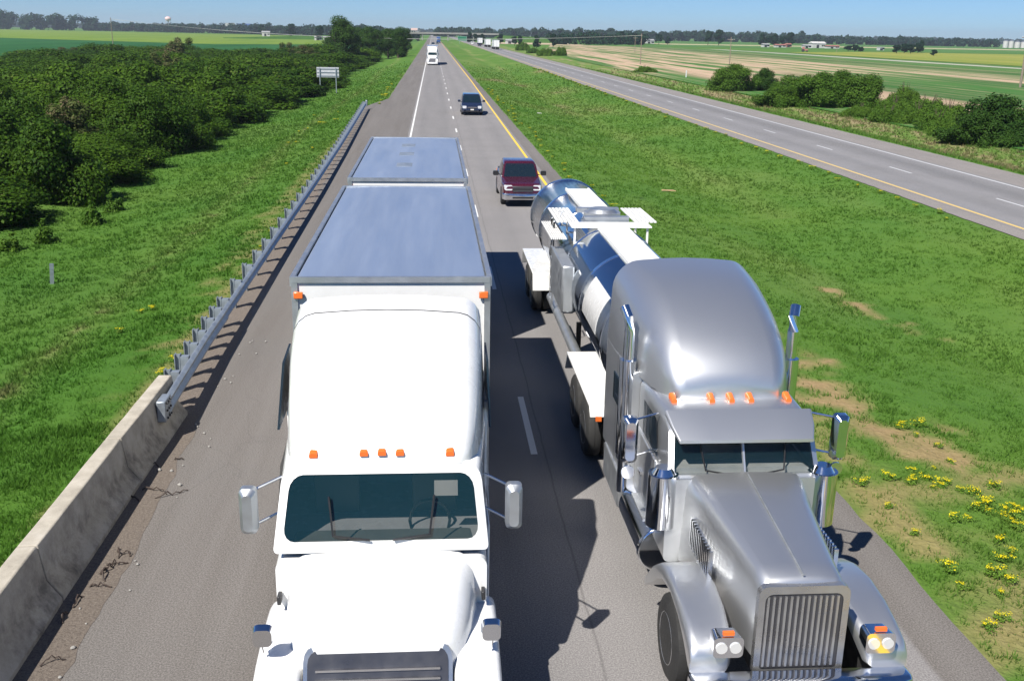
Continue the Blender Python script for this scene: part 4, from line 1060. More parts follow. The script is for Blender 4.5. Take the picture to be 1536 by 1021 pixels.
# ------------------------------------------------------------------ cars
def car(loc, label, kind, paint, rz=0, group=None, name=None, cat=None):
    """front at y=0 facing -Y"""
    P = dict(
        pickup=dict(L=5.1, W=.90, hood=1.02, cowl=1.12, y_cowl=1.35, y_ws=1.98, roof=1.72, y_rf=3.35, y_re=3.55, belt=1.12, r=.36, ax=(.85, 4.0), tw=.24, gl=.72),
        van=dict(L=4.9, W=.97, hood=.98, cowl=1.08, y_cowl=1.05, y_ws=1.95, roof=1.76, y_rf=4.45, y_re=4.8, belt=1.08, r=.34, ax=(.9, 3.9), tw=.22, gl=.72),
        sedan=dict(L=4.7, W=.90, hood=.84, cowl=.95, y_cowl=1.35, y_ws=2.05, roof=1.44, y_rf=3.1, y_re=3.9, belt=.95, r=.33, ax=(.9, 3.65), tw=.21, gl=.7))[kind]
    nm = name or {'pickup': 'pickup_truck', 'van': 'minivan', 'sedan': 'car'}[kind]
    root = empty(nm, loc, label, cat or {'pickup': 'pickup', 'van': 'minivan', 'sedan': 'car'}[kind], group, rz)
    L, W = P['L'], P['W']; rs = []
    ys = sorted(set([0, .04, .10, .2] + list(np.linspace(.3, L - .3, 44)) + [L - .15, L - .05, L]))
    for y in ys:
        zb = .30
        for a in P['ax']:
            d = abs(y - a)
            if d < P['r'] + .07: zb = max(zb, P['r'] + math.sqrt(max(0, (P['r'] + .07) ** 2 - d * d)))
        if kind == 'pickup': zt = interp(y, [(0, .84), (.06, .93), (.2, .98), (P['y_cowl'], P['cowl']), (L - .1, P['belt']), (L, P['belt'] - .05)])
        elif kind == 'van': zt = interp(y, [(0, .68), (.1, .78), (.3, .86), (P['y_cowl'], P['cowl']), (L - .1, P['belt'] + .02), (L, .98)])
        else: zt = interp(y, [(0, .6), (.1, .7), (.3, .76), (P['y_cowl'], P['cowl']), (P['y_re'], P['belt']), (L - .2, P['belt'] - .03), (L, .85)])
        w = W * interp(y, [(0, .86), (.06, .92), (.25, .975), (.8, 1), (L - .5, 1), (L, .93)])
        rs.append(ring(y, min(zb, zt - .12), zt, w, .13, .05, taper=.05, crown=.02 if y < P['y_cowl'] else .0))
    b = MB(); b.loft(rs); body = b.build('body', paint, root, smooth=45)
    # greenhouse: pillars/roof in paint, glass panels just proud
    zb, zt = P['cowl'] - .04, P['roof']; k = (P['y_ws'] - P['y_cowl']) / (zt - zb); kr = -(P['y_re'] + .25 - P['y_rf']) / (zt - zb)
    ye = P['y_re'] + .25
    g = MB(); g.loft([ring(P['y_cowl'], zb, zt, W - .07, .16, .02, taper=.17, shear=k), ring(P['y_ws'] + .1, zb, zt + .02, W - .06, .14, .02, taper=.16, shear=.0 if k < .2 else k * .15), ring((P['y_ws'] + P['y_rf']) / 2, zb, zt + .03, W - .06, .12, .02, taper=.16), ring(P['y_rf'], zb, zt + .01, W - .06, .12, .02, taper=.16), ring(ye, zb, zt - .03, W - .08, .14, .02, taper=.2, shear=kr)])
    cabin = g.build('cabin', paint, root, smooth=50)
    fr = lambda y, ins, sh, tp: ring(y, zb + .05, zt - .07, W - .07 - ins, .06, .04, taper=tp, shear=sh)
    w1 = MB(); w1.add([(x, y - .012 + k * .05, z) for x, y, z in fr(P['y_cowl'], .10, k, .15)], [tuple(range(34))]) if False else None
    rr = fr(P['y_cowl'], .09, k, .15); w1.add([(x, y + k * .05 - .012, z) for x, y, z in rr], [tuple(range(len(rr)))]); w1.build('windshield', M['glass'], root)
    rr = fr(ye, .12, kr, .17); w1 = MB(); w1.add([(x, y + kr * .05 + .012, z) for x, y, z in rr], [tuple(range(len(rr)))]); w1.build('rear_window', M['glass'], root)
    n_w = 2 if kind != 'van' else 3
    for s in (-1, 1):
        ya, yb = P['y_cowl'] + .25, ye - .2
        for q in range(n_w):
            a0 = ya + (yb - ya) * q / n_w + .04; a1 = ya + (yb - ya) * (q + 1) / n_w - .04
            lean0 = (zt - zb) * k * .62 if q == 0 else 0; lean1 = (zt - zb) * kr * .6 if q == n_w - 1 else 0
            H = zt - zb
            def X(z): return s * ((W - .06) * (1 - .165 * (z - zb) / H) + .012)
            z0, z1 = zb + .07, zt - .13
            m = MB(); m.add([(X(z0), a0, z0), (X(z0), a1, z0), (X(z1), a1 + lean1, z1), (X(z1), a0 + lean0, z1)], [(0, 1, 2, 3)]); m.build('side_window', M['glass'], root)
        mr = MB(); mr.loft([ring(-.08, 0, .20, .12, .06, .05), ring(.04, 0, .2, .13, .05, .05)]); mr.tube([(-s * .1, 0, .05), (-s * .26, .05, .02)], .025, 6)
        mr.build('side_mirror', M['black'] if kind == 'pickup' else paint, root, loc=(s * (W + .17), P['y_cowl'] + .42, P['belt'] + .02))
        hl = MB(); hz = .72 if kind == 'pickup' else .62
        hl.loft([ring(-.015, hz, hz + .22, .16, .05, .05, x=s * (W * .86 - .16), shear=.25), ring(.12, hz, hz + .22, .17, .05, .05, x=s * (W * .86 - .13), shear=.25)]); hl.build('headlight', M['lamp'], root)
        tl = MB(); tl.box(s * (W * .93 - .07) - .07, s * (W * .93 - .07) + .07, L - .05, L + .015, .75, 1.02); tl.build('taillight', M['orange_lens'], root, bevel=.01)
        for a in P['ax']:
            wheel(root, s * (W + .005), a, P['r'], P['tw'], side=s, simple=True)
    gr = MB(); gz = .66 if kind == 'pickup' else .60
    if kind == 'pickup':
        gr.box(-.44, .44, -.03, .08, gz, gz + .24)
    else: gr.loft([ring(-.02, gz, gz + .13, .42, .05, .05), ring(.1, gz, gz + .15, .42, .05, .05)])
    gro = gr.build('grille', M['grille'], root, bevel=.01)
    gb = MB(); gb.box(-.42, .42, -.045, -.031, gz + .10, gz + .14); gb.build('grille_bar', M['black'] if kind == 'pickup' else M['chrome'], gro)
    bp = MB(); bm = M['bumper'] if kind == 'pickup' else paint
    bp.loft([ring(-.14, .36, .56, W * .80, .05, .05), ring(-.10, .32, .60, W * .92, .05, .05), ring(.12, .32, .60, W * .99, .05, .05)]); bpo = bp.build('bumper', bm, root, smooth=50)
    it = MB(); it.box(-.45, .45, -.148, -.138, .38, .46); it.build('air_intake', M['black'], bpo)
    if kind == 'van':
        pl = MB(); pl.box(-.15, .15, -.16, -.15, .47, .58); pl.build('number_plate', M['litter'], bpo)
        for s in (-1, 1):
            fg = MB(); fg.cyl((s * .66, -.14, .43), (s * .66, -.10, .43), .07, seg=12); fg.build('fog_lamp', M['lamp'], bpo)
    if kind == 'pickup':
        bd = MB(); bd.box(-W + .12, W - .12, P['y_re'] + .32, L - .08, P['belt'] - .002, P['belt'] + .012); bd.build('bed_cover', M['black'], root)
    return root
car((3.86, 43.6, 0), 'maroon pickup truck with a chrome bumper, following just behind the tanker', 'pickup', M['maroon'])
car((3.55, 93.9, 0), 'dark blue minivan in the right lane, behind the maroon pickup', 'van', M['navy'])
car((.45, 490, 0), 'small white car far behind the distant white semi truck', 'sedan', M['car_white'])
car((.3, 560, 0), 'dark pickup far up the near roadway behind the small white car', 'pickup', M['navy'])
car((2.9, 640, 0), 'dark car at the far end of the near roadway, right lane', 'sedan', M['navy'])
far_semi = None
def box_truck(loc, label, cabmat, rz=PI, group=None):
    """semi truck seen from behind on the other roadway: cab and trailer"""
    root = empty('semi_truck', loc, label, 'truck', group, rz)
    c = MB(); c.loft([ring(.0, .5, 1.5, 1.0, .2, .1), ring(.3, .5, 1.7, 1.15, .2, .1), ring(1.7, .6, 2.0, 1.2, .2, .1)]); c.build('hood', cabmat, root)
    c = MB(); c.loft([ring(1.7, .6, 2.8, 1.2, .2, .1, shear=.2), ring(2.6, .6, 3.4, 1.22, .3, .1), ring(4.5, .6, 3.95, 1.22, .2, .1)]); c.build('cab', cabmat, root)
    w = MB(); w.add([(-1, 1.9, 2.0), (1, 1.9, 2.0), (.95, 2.1, 2.75), (-.95, 2.1, 2.75)], [(0, 1, 2, 3)]); w.build('windshield', M['glass'], root)
    tb = trailer_box(root, 5.2, 20.8)
    u = MB(); u.box(-.5, .5, .3, 20.5, .85, 1.1); u.box(-1.1, 1.1, 20.6, 20.7, .45, .6); u.build('undercarriage', M['dark_metal'], root)
    for y, d in ((1.0, 0), (5.6, 1), (6.9, 1), (17.6, 1), (18.9, 1)):
        for s in (-1, 1): wheel(root, s * 1.22, y, .5, .27, dual=bool(d), side=s, simple=True)
    return root
box_truck((29.4, 484 + 20.8, -.15), 'semi truck with white box trailer driving away, nearest on the far roadway', M['car_white'])
box_truck((29.5, 558 + 20.8, -.15), 'middle of the three white box trailers driving away on the far roadway', M['car_white'])
box_truck((29.5, 650 + 20.8, -.15), 'farthest of the three white box trailers driving away on the far roadway', M['truck_blue'])
car((25.9, 585, -.15), 'dark car beside the white trailers on the far roadway', 'sedan', M['navy'], PI)
car((25.8, 690, -.15), 'white car left of the farthest white trailer on the far roadway', 'van', M['car_white'], PI)
car((26, 1010, -.15), 'tiny white car approaching the bridge on the far roadway', 'van', M['car_white'], PI)
box_truck((4.0, 700, 0), 'blue semi truck at the far end of the near roadway', M['truck_blue'], 0)

# ------------------------------------------------------------------ barrier and guardrail
m, nt_, b_ = new_mat('weathered concrete'); geo = nt_.nodes.new('ShaderNodeNewGeometry'); P_ = geo.outputs['Position']
n1 = noise_n(nt_, 2.2, 7, P_, .7); n2 = noise_n(nt_, 1, 6, mapping(nt_, P_, (2, 2.0, 2)), .7); n3 = noise_n(nt_, 40, 4, P_, .8)
c_ = ramp(nt_, n1, [(.3, (.30, .27, .22)), (.5, (.42, .38, .31)), (.7, (.50, .46, .39))])
spz = nt_.nodes.new('ShaderNodeSeparateXYZ'); nt_.links.new(P_, spz.inputs[0])
c_ = mixc(nt_, mathn(nt_, 'MULTIPLY', maprange(nt_, n2, .46, .66), maprange(nt_, spz.outputs[2], .78, .35, .12, .8)), c_, (.10, .09, .08))
c_ = mixc(nt_, maprange(nt_, n3, .5, .8, 0, .3), c_, (.2, .18, .15))
nt_.links.new(c_, b_.inputs['Base Color']); b_.inputs['Roughness'].default_value = .9
bn = N(nt_, 'ShaderNodeBump', Strength=.5, Distance=.015); nt_.links.new(n3, bn.inputs['Height']); nt_.links.new(bn.outputs[0], b_.inputs['Normal'])
M['concrete'] = m
def barrier():
    e = empty('concrete_barrier', (-5.05, 18.9, 0), 'weathered concrete barrier wall with sloping toe at the near end of the guardrail', 'barrier')
    prof = [(-.28, -.4), (.24, -.4), (.24, .07), (.06, .32), (.0, .80), (-.015, .82), (-.245, .82), (-.26, .80), (-.28, .1)]
    y = 18.9; k = 0
    while y > 1:
        l = 3.6 if k else 3.2
        mb = MB(); ys = np.linspace(y - l + .012, y - .012, 7)
        for a, b2 in ((0, 1),):
            rings = []
            for q in ys:
                off = -.06 * math.sin((18.9 - q) * .2) * 1.0
                rings.append([(off + x + .012 * noise.noise(Vector((x * 6, q * 1.5, z * 3))), q - 18.9, z) for x, z in prof])
            mb.loft(rings)
        o = mb.build('wall_section', M['concrete'], e, bevel=.012); y -= l; k += 1
barrier()
RAILX = [(17.6, -4.93), (18.9, -4.98), (22, -5.08), (31.6, -5.21), (46.6, -5.38), (62.4, -5.62), (80, -5.98), (100, -6.40)]
def guardrail():
    root = empty('guardrail', (0, 0, 0), 'long galvanised steel guardrail on short posts along the left shoulder', 'guardrail')
    prof = [(.0, -.155), (.022, -.15), (.07, -.11), (.07, -.075), (.0, -.025), (.0, .025), (.07, .075), (.07, .11), (.022, .15), (.0, .155)]
    back = [(x - .012, z) for x, z in prof[::-1]]
    pr = prof + back
    mb = MB(); rings = []; n = len(prof)
    ys = list(np.arange(17.9, 100.1, .95))
    for y in ys:
        x = interp(y, RAILX); zc = .56
        k = min(1, max(0, (y - 17.9) / 3.5))
        rings.append([(x + dx * (1 if y > 20 else 1) + .0, y, zc + dz) for dx, dz in pr])
    v = [p for r in rings for p in r]; f = []; Ln = len(pr)
    for a in range(len(rings) - 1):
        for i in range(Ln):
            j = (i + 1) % Ln; f.append((a * Ln + i, a * Ln + j, (a + 1) * Ln + j, (a + 1) * Ln + i))
    mb.add(v, f)
    rail = mb.build('rail', M['galv'], root, smooth=30)
    # doubled stiff section next to the wall
    mb = MB(); rings = []
    for y in np.arange(17.8, 24.4, .5):
        x = interp(y, RAILX); rings.append([(x + dx + .02, y, .56 + dz * 1.15) for dx, dz in pr])
    v = [p for r in rings for p in r]; f = []
    for a in range(len(rings) - 1):
        for i in range(Ln):
            j = (i + 1) % Ln; f.append((a * Ln + i, a * Ln + j, (a + 1) * Ln + j, (a + 1) * Ln + i))
    mb.add(v, f); mb.build('rail_overlap', M['galv'], root, smooth=30)
    sh = MB(); sh.box(-5.02, -4.86, 17.55, 18.0, .36, .76); so2 = sh.build('end_shoe', M['galv'], root, bevel=.02)
    for y in (17.65, 17.78, 17.9):
        for z in (.42, .56, .70): bt = MB(); bt.cyl((-4.86, y, z), (-4.835, y, z), .022, seg=6); bt.build('bolt', M['dark_metal'], so2)
    # posts: close together by the wall, then regular
    ys = [19.3 + .95 * i for i in range(7)]
    y = ys[-1] + 1.9
    while y < 100: ys.append(y); y += 1.905
    first = None; fb = None
    for i, y in enumerate(ys):
        x = interp(y, RAILX)
        if first is None:
            p = MB(); p.box(-.30, -.285, -.08, .08, -.5, .80); p.box(-.20, -.185, -.08, .08, -.5, .80); p.box(-.285, -.20, -.008, .008, -.5, .798)
            first = p.build('post', M['galv'], root, smooth=0)
            q = MB(); q.box(-.184, -.012, -.07, .07, .42, .76); fb = q.build('spacer_block', M['galv'], first, smooth=0)
            first.location = (x, y, 0); continue
        c = first.copy(); C.objects.link(c); c.parent = root; c.location = (x, y, rnd.uniform(-.015, .015) + (-.02 if y > 30 else .0))
        d = fb.copy(); C.objects.link(d); d.parent = c
    et = MB(); et.box(-.03, .13, -.25, .12, .28, .84); o = et.build('end_terminal', M['galv'], root, loc=(interp(100, RAILX), 100.2, 0), bevel=.03)
guardrail()

# ------------------------------------------------------------------ signs, stakes, poles, wires
def big_sign_back():
    (x0, y0) = at(491, 137, -1.1); (x1, y1) = at(515, 133, -1.1); 
    y = 148; x0 = (491 - 650) / 1516 * y * 1.02; x1 = (514.5 - 650) / 1516 * y * 1.02
    e = empty('road_sign', ((x0 + x1) / 2, y, -1.2), 'blank grey back of a road sign on two posts in front of the thicket', 'road sign')
    w = (518 - 487) / 1516 * y * 1.02 / 2
    p = MB(); p.box(-w, w, 0, .012, 2.05, 3.42); po = p.build('sign_panel', M['sign_back'], e)
    s_ = MB()
    for z in (2.25, 2.72, 3.2): s_.box(-w + .05, w - .05, -.06, -.002, z - .04, z + .04)
    s_.build('stiffener', M['galv'], po)
    for s in (-1, 1):
        q = MB(); q.box(s * 1.12 - .06, s * 1.12 + .06, -.16, -.065, -.3, 3.35); q.build('post', M['galv'], e, smooth=0)
big_sign_back()
def stake(px, py, h, label, mat, w=.09, g=-1.3, tilt=0.0, name='marker_post', cat='post'):
    x, y = at(px, py, g)
    mb = MB(); mb.box(-w / 2, w / 2, -.02, .02, 0, h); mb.box(-w / 2 - .004, w / 2 + .004, -.026, -.021, h * .72, h * .97)
    o = mb.build(name, mat, None, smooth=0, loc=(x, y, ground_z(x) - .02)); o.rotation_euler = (0, tilt, .3); tag(o, label, cat)
stake(78, 425, .72, 'short grey delineator post standing alone in the left grass', M['galv'], .13, -1.25, .08)
stake(19, 327, .95, 'leaning weathered wooden stake at the foot of the thicket', M['wood_grey'], .09, -1.4, -.06, 'wooden_stake', 'stake')
stake(1029, 117, 1.5, 'short white marker post with orange top by the far fence line', M['car_white'], .25, -1.0)
def pole(px, base, top, label, g=-1.0, r=.16, arm=True):
    x, y = at(px, base, g)
    hor = 48 + .0175 * (px - 648); 
    h = CAMH - g + (hor - top) * y / 1560
    e = empty('utility_pole', (x, y, g), label, 'utility pole')
    m_ = MB(); m_.tube([(0, 0, -.5), (0, 0, h * .5), (0, 0, h)], [r, r * .85, r * .65], 10); m_.build('pole', M['wood_grey'], e)
    if arm:
        a = MB(); a.box(-1.1, 1.1, -.06, .06, h - .9, h - .78); a.build('crossarm', M['wood_grey'], e)
        for q in (-1, -.4, .4, 1):
            i = MB(); i.cyl((q, 0, h - .78), (q, 0, h - .62), .05, .03, seg=8); i.build('insulator', M['litter'], e)
    return e, h
pole(1530, 132, 50, 'tall weathered wooden utility pole at the right edge of the view', r=.24)
pole(1094, 97, 56, 'slim wooden utility pole in the field just left of the rounded shrubs')
pole(952, 79, 55, 'distant thin utility pole in the striped field, leftmost of the row', r=.14)
pole(1255, 79, 66, 'short distant utility pole by the field road near the yellow field', r=.14)
# line crossing the highway: two tall poles and a pair of sagging wires
def wire_line():
    A = Vector((-118, 400, 0)); B = Vector((60, 300, 0))
    px = []
    for q, (P0, lab, hh) in enumerate(((A, 'thin utility pole far left behind the thicket carrying the crossing wires', 11.5), (B, 'thin utility pole right of the far roadway carrying the crossing wires', 9.0))):
        e = empty('utility_pole', (P0.x, P0.y, -1.3), lab, 'utility pole')
        m_ = MB(); m_.tube([(0, 0, -.5), (0, 0, hh)], [.16, .1], 8); m_.build('pole', M['wood_grey'], e)
        a = MB(); a.box(-.06, .06, -.9, .9, hh - .6, hh - .48); a.build('crossarm', M['wood_grey'], e)
        px.append(Vector((P0.x, P0.y, hh - 1.8)))
    for k, dy in enumerate((-.7, .7)):
        pts = []
        for i in range(41):
            t = i / 40; p = px[0].lerp(px[1], t); p.z -= 3.4 * 4 * t * (1 - t) * (1 + .03 * k); pts.append((p.x, p.y + dy, p.z))
        mb = MB(); mb.tube(pts, .035, 5); o = mb.build('power_line', M['wire']); tag(o, ['nearer of the two thin wires crossing above the distant highway', 'farther of the two thin wires crossing above the distant highway'][k], 'wire')
wire_line()
# distant green sign, bridge, tall sign, buildings
def green_sign():
    e = empty('highway_sign', (20.8, 742, -.5), 'large green highway sign beside the far roadway near the bridge', 'road sign')
    p = MB(); p.box(-3.2, 3.2, 0, .05, 1.9, 5.0); po = p.build('sign_panel', M['sign_green'], e)
    b = MB(); b.box(-3.1, 3.1, -.012, -.002, 4.88, 4.94); b.box(-3.1, 3.1, -.012, -.002, 1.96, 2.02); b.box(-3.1, -3.04, -.012, -.002, 2.02, 4.88); b.box(3.04, 3.1, -.012, -.002, 2.02, 4.88); b.build('border', M['car_white'], po)
    for s in (-1.8, 1.8):
        q = MB(); q.box(s - .1, s + .1, .06, .2, -.5, 4.8); q.build('post', M['galv'], e)
green_sign()
def bridge():
    e = empty('overpass_bridge', (18, 960, 0), 'low concrete overpass crossing both roadways on the horizon', 'bridge')
    d = MB(); d.box(-42, 42, -4.88, 4.88, 5.2, 6.1); d.build('deck', M['concrete_far'], e, smooth=0)
    g = MB(); g.box(-42, 42, -5.02, -4.9, 6.1, 6.6); g.box(-42, 42, 4.9, 5.02, 6.1, 6.6); g.build('parapet', M['concrete_far'], e, smooth=0)
    b = MB()
    for y in (-3.5, -1.2, 1.2, 3.5): b.box(-42, 42, y - .2, y + .2, 4.3, 5.19)
    b.build('girder', M['dark_metal'], e, smooth=0)
    for x in (-27, -4, 19):
        p = MB(); p.box(x - .5, x + .5, -4.5, 4.5, 3.6, 4.29)
        for y in (-3.6, 0, 3.6): p.cyl((x, y, -.5), (x, y, 3.6), .45, seg=12)
        p.build('pier', M['concrete_far'], e)
    for s in (-1, 1):
        w = MB(); v = []; sx = s * 42
        a = [(sx - s * 10, -.5), (sx, 5.15), (sx + s * 160, -.8), (sx + s * 160, -1.5), (sx - s * 10, -1.5)]
        w.prism_y(a, -14, 14); w.build('embankment', M['f_green'], e, smooth=0)
bridge()
def tower():
    z = 3000; x = (281 - 650) / 1516 * z
    e = empty('water_tower', (x, z, -1), 'pale pink water tower standing above the far left wood', 'water tower')
    s = MB(); s.loft([[(r * math.cos(2 * PI * i / 20), r * math.sin(2 * PI * i / 20), zz) for i in range(20)] for zz, r in ((22, .9), (24, 3), (26, 7), (30, 8.6), (33, 7.5), (35.5, 4), (36.3, .5))]); s.build('tank', M['pink'], e)
    l = MB(); l.tube([(0, 0, 0), (0, 0, 23)], 1.5, 12); l.build('stem', M['white_wall'], e)
    for i in range(4):
        a = PI / 4 + i * PI / 2; q = MB(); q.tube([(9 * math.cos(a), 9 * math.sin(a), 0), (7.5 * math.cos(a), 7.5 * math.sin(a), 27)], .5, 6); q.build('leg', M['white_wall'], e)
tower()
def building(px, base, w, d, h, z, wall, roof, label, gable=True, g=-1.0, name='building', cat='building', rz=0.2):
    x = (px - 650) / 1516 * z
    e = empty(name, (x, z, g), label, cat, None, rz)
    b = MB(); b.box(-w / 2, w / 2, -d / 2, d / 2, 0, h); wl = b.build('wall', wall, e, smooth=0)
    r = MB()
    rh = h + (w * .22 if gable else .3) * .6
    if gable: r.prism_x([(-d / 2 - .4, h - .05), (d / 2 + .4, h - .05), (0, h + d * .22)], -w / 2 - .4, w / 2 + .4)
    else: r.box(-w / 2 - .2, w / 2 + .2, -d / 2 - .2, d / 2 + .2, h, h + .4)
    r.build('roof', roof, e, smooth=0)
    dr = MB(); dr.box(-.1 * w - 1.2, -.1 * w + 1.2, -d / 2 - .06, -d / 2 - .01, 0, min(3, h * .7)); dr.build('door', M['dark_metal'], e, smooth=0)
    for q in (.25, .38):
        wn = MB(); wn.box(q * w - .7, q * w + .7, -d / 2 - .06, -d / 2 - .01, h * .4, h * .4 + 1.1); wn.build('window', M['glass'], e, smooth=0)
building(366, 50, 22, 18, 20, 2550, M['white_wall'], M['white_wall'], 'white building just showing above the far left wood', False, -1.5)
building(386, 50, 36, 18, 19, 2600, M['blue_wall'], M['blue_wall'], 'blue metal building just showing above the far left wood', False, -1.5)
building(488, 55, 6, 4, 2.6, 900, M['white_wall'], M['grey_roof'], 'small white house behind the thicket left of the tallest tree', True, -1.4, 'house', 'house')
building(500, 55, 5, 4, 2.8, 860, M['white_wall'], M['grey_roof'], 'small white shed just right of the white house by the tallest tree', True, -1.4, 'shed', 'shed')
building(415, 52, 9, 7, 4.5, 1280, M['white_wall'], M['grey_roof'], 'pale low house in front of the far left tree line', True, -1.4, 'house', 'house')
building(964, 68, 9, 6, 3.6, 985, M['white_wall'], M['grey_roof'], 'white farmhouse between the round trees in the far field', True, -1, 'house', 'house')
building(1138, 70, 6, 4, 2.4, 900, M['white_wall'], M['grey_roof'], 'small white house left of the red roofed barn', True, -1, 'house', 'house')
building(1160, 70, 10, 4, 2.0, 900, M['white_wall'], M['red_roof'], 'low barn with a long red roof beneath the dark tree cluster', True, -1, 'barn', 'barn')
building(1172, 70, 5, 4, 2.6, 930, M['red_roof'], M['red_roof'], 'small dark red shed at the end of the red roofed barn', True, -1, 'shed', 'shed')
building(1216, 72, 13, 7, 4.0, 900, M['white_wall'], M['white_wall'], 'large white metal shed, biggest of the farm buildings', True, -1, 'shed', 'shed')
building(1200, 73, 7, 4, 2.2, 880, M['white_wall'], M['grey_roof'], 'low white shed left of the large white metal shed', True, -1, 'shed', 'shed')
building(1239, 73, 12, 4, 2.0, 880, M['white_wall'], M['red_roof'], 'long low white shed right of the large white metal shed', True, -1, 'shed', 'shed')
building(1313, 76, 4, 4, 2.2, 800, M['white_wall'], M['white_wall'], 'tiny white pump shed in the field left of the small grove', False, -1, 'shed', 'shed')
building(761, 55, 6, 4, 2.6, 830, M['white_wall'], M['grey_roof'], 'tiny white house behind the trees right of the far trucks', True, -1, 'house', 'house')
for i, (dx, r, h) in enumerate([(0, 3.4, 9), (8, 3.4, 9), (17, 3.8, 8), (26, 3.8, 8), (35, 4, 7)]):
    z = 1400; x = (1505 - 650) / 1516 * z + dx
    e = empty('grain_silo', (x, z, -1), ['pale grain silo at the left end of the row on the right horizon', 'second pale grain silo from the left on the right horizon', 'middle pale grain silo on the right horizon', 'fourth pale grain silo from the left on the right horizon', 'pale grain silo at the right end of the row on the horizon'][i], 'silo', 'grain silos on the right horizon')
    b = MB(); b.cyl((0, 0, 0), (0, 0, h), r, seg=20); b.build('wall', M['white_wall'], e)
    c = MB(); c.cyl((0, 0, h), (0, 0, h + r * .5), r * 1.02, .3, seg=20); c.build('roof', M['alu'], e)
def red_tractor():
    x, z = (1203 - 650) / 1516 * 640, 640
    e = empty('farm_machine', (x, z, -1), 'small red farm machine parked in front of the white sheds', 'farm machine')
    b = MB(); b.loft([ring(0, .6, 1.6, .7, .2, .1), ring(2, .6, 1.7, .8, .2, .1)]); b.build('hood', M['red_roof'], e)
    b = MB(); b.loft([ring(2, .6, 3.0, 1.0, .2, .1), ring(3.6, .6, 3.0, 1.0, .2, .1)]); b.build('cab', M['red_roof'], e)
    for s in (-1, 1): wheel(e, s * 1.4, 3.0, .9, .4, side=s, simple=True); wheel(e, s * 1.2, .5, .5, .25, side=s, simple=True)
    e.rotation_euler.z = 1.2
red_tractor()
def pylon(px, top, z, w, h, mat, label):
    x = (px - 650) / 1516 * z; hor = 48 + .0175 * (px - 648); H = CAMH + 1 + (hor - top) * z / 1584
    e = empty('tall_sign', (x, z, -1), label, 'sign')
    p = MB(); p.box(-w / 2, w / 2, -.4, .4, H - h, H); p.build('sign_panel', mat, e, smooth=0)
    q = MB()
    for s in (-.25, .25): q.cyl((s * w, 0, 0), (s * w, 0, H - h), .35, seg=8)
    q.build('pole', M['white_wall'], e)
pylon(624, 43, 1050, 6.5, 2.0, M['pink'], 'tall pale roadside sign on two poles left of the bridge')
building(626, 52, 8, 7, 4.2, 1000, M['white_wall'], M['white_wall'], 'white flat roofed building left of the bridge under the tall sign', False, 3.0)

# ------------------------------------------------------------------ flowers, litter, scraps
M['flower'] = leaf_mat('yellow flower heads', (.62, .50, .01), (.78, .68, .02))
M['flower_leaf'] = leaf_mat('flower foliage', (.08, .17, .02), (.16, .26, .04))
def clump_meshes(seed):
    g = np.random.default_rng(seed)
    bl = [(g.normal(0, .07), g.normal(0, .07), .08, .10, .10, .09) for _ in range(6)]
    a = leaf_cloud('foliage', bl, 260, .022, seed, M['flower_leaf'])
    bl2 = [(x, y, .17, .09, .09, .03) for x, y, *_ in bl]
    b = leaf_cloud('flower', bl2, 60, .019, seed + 1, M['flower'], up=2)
    return a, b
CL = [clump_meshes(800 + 3 * i) for i in range(3)]
def clump(x, y, s, label, group):
    e = bpy.data.objects.new('flower_clump', rnd.choice(CL)[0]); C.objects.link(e); e.location = (x, y, ground_z(x) + .0); e.rotation_euler.z = rnd.uniform(0, 6)
    q = rnd.uniform(.8, 1.25); e.scale = (s * q, s * q, s * rnd.uniform(.8, 1.2)); tag(e, label, 'flowers', group)
    f = bpy.data.objects.new('bloom', rnd.choice(CL)[1]); C.objects.link(f); f.parent = e
for px, py in [(1355, 637), (1380, 632), (1375, 651), (1408, 666), (1427, 691), (1400, 706), (1368, 715), (1369, 725), (1388, 725), (1410, 735), (1444, 739), (1492, 726), (1330, 729), (1290, 741), (1330, 775), (1476, 756), (1466, 766), (1505, 766), (1505, 775), (1520, 771), (1369, 817), (1420, 872), (1430, 788), (1450, 785), (1495, 815), (1500, 848), (1517, 832), (1490, 873), (1510, 880), (1500, 945), (1480, 960), (1462, 740), (1474, 752), (1518, 757), (1528, 762), (1348, 640), (1415, 728), (1400, 738), (1484, 770), (1515, 780), (1365, 735), (1530, 790), (1496, 905), (1438, 900)]:
    x, y = at(px, py, -.25)
    clump(x, y, rnd.uniform(.45, .85), 'low clump of yellow wildflowers in the median grass beside the grey truck', 'yellow wildflowers near the right shoulder')
for px, py in [(229, 470), (212, 472), (290, 583), (283, 578), (272, 560), (180, 500), (392, 385), (405, 360)]:
    x, y = at(px, py, -.4); x = min(x, interp(y, EDGE_L) - .25)
    clump(x, y, .8, 'low clump of yellow wildflowers in the left verge beside the guardrail', 'yellow wildflowers along the guardrail')
r2 = random.Random(5)
for i in range(38):       # along the median edges farther off
    y = 24 + 150 * (i / 46) ** 1.3; x = 7.1 + r2.uniform(0, .5) + (.5 if r2.random() < .2 else 0)
    clump(x, y, rnd.uniform(.4, .8) + y / 160, 'clump of yellow wildflowers on the grass edge right of the near roadway', 'yellow wildflowers along the near median edge')
for i in range(60):
    y = 42 + 190 * (i / 60) ** 1.2; x = 22.65 - abs(r2.gauss(0, .25))
    clump(x, y, rnd.uniform(.4, .8) + y / 160, 'clump of yellow wildflowers on the grass edge left of the far roadway', 'yellow wildflowers along the far median edge')
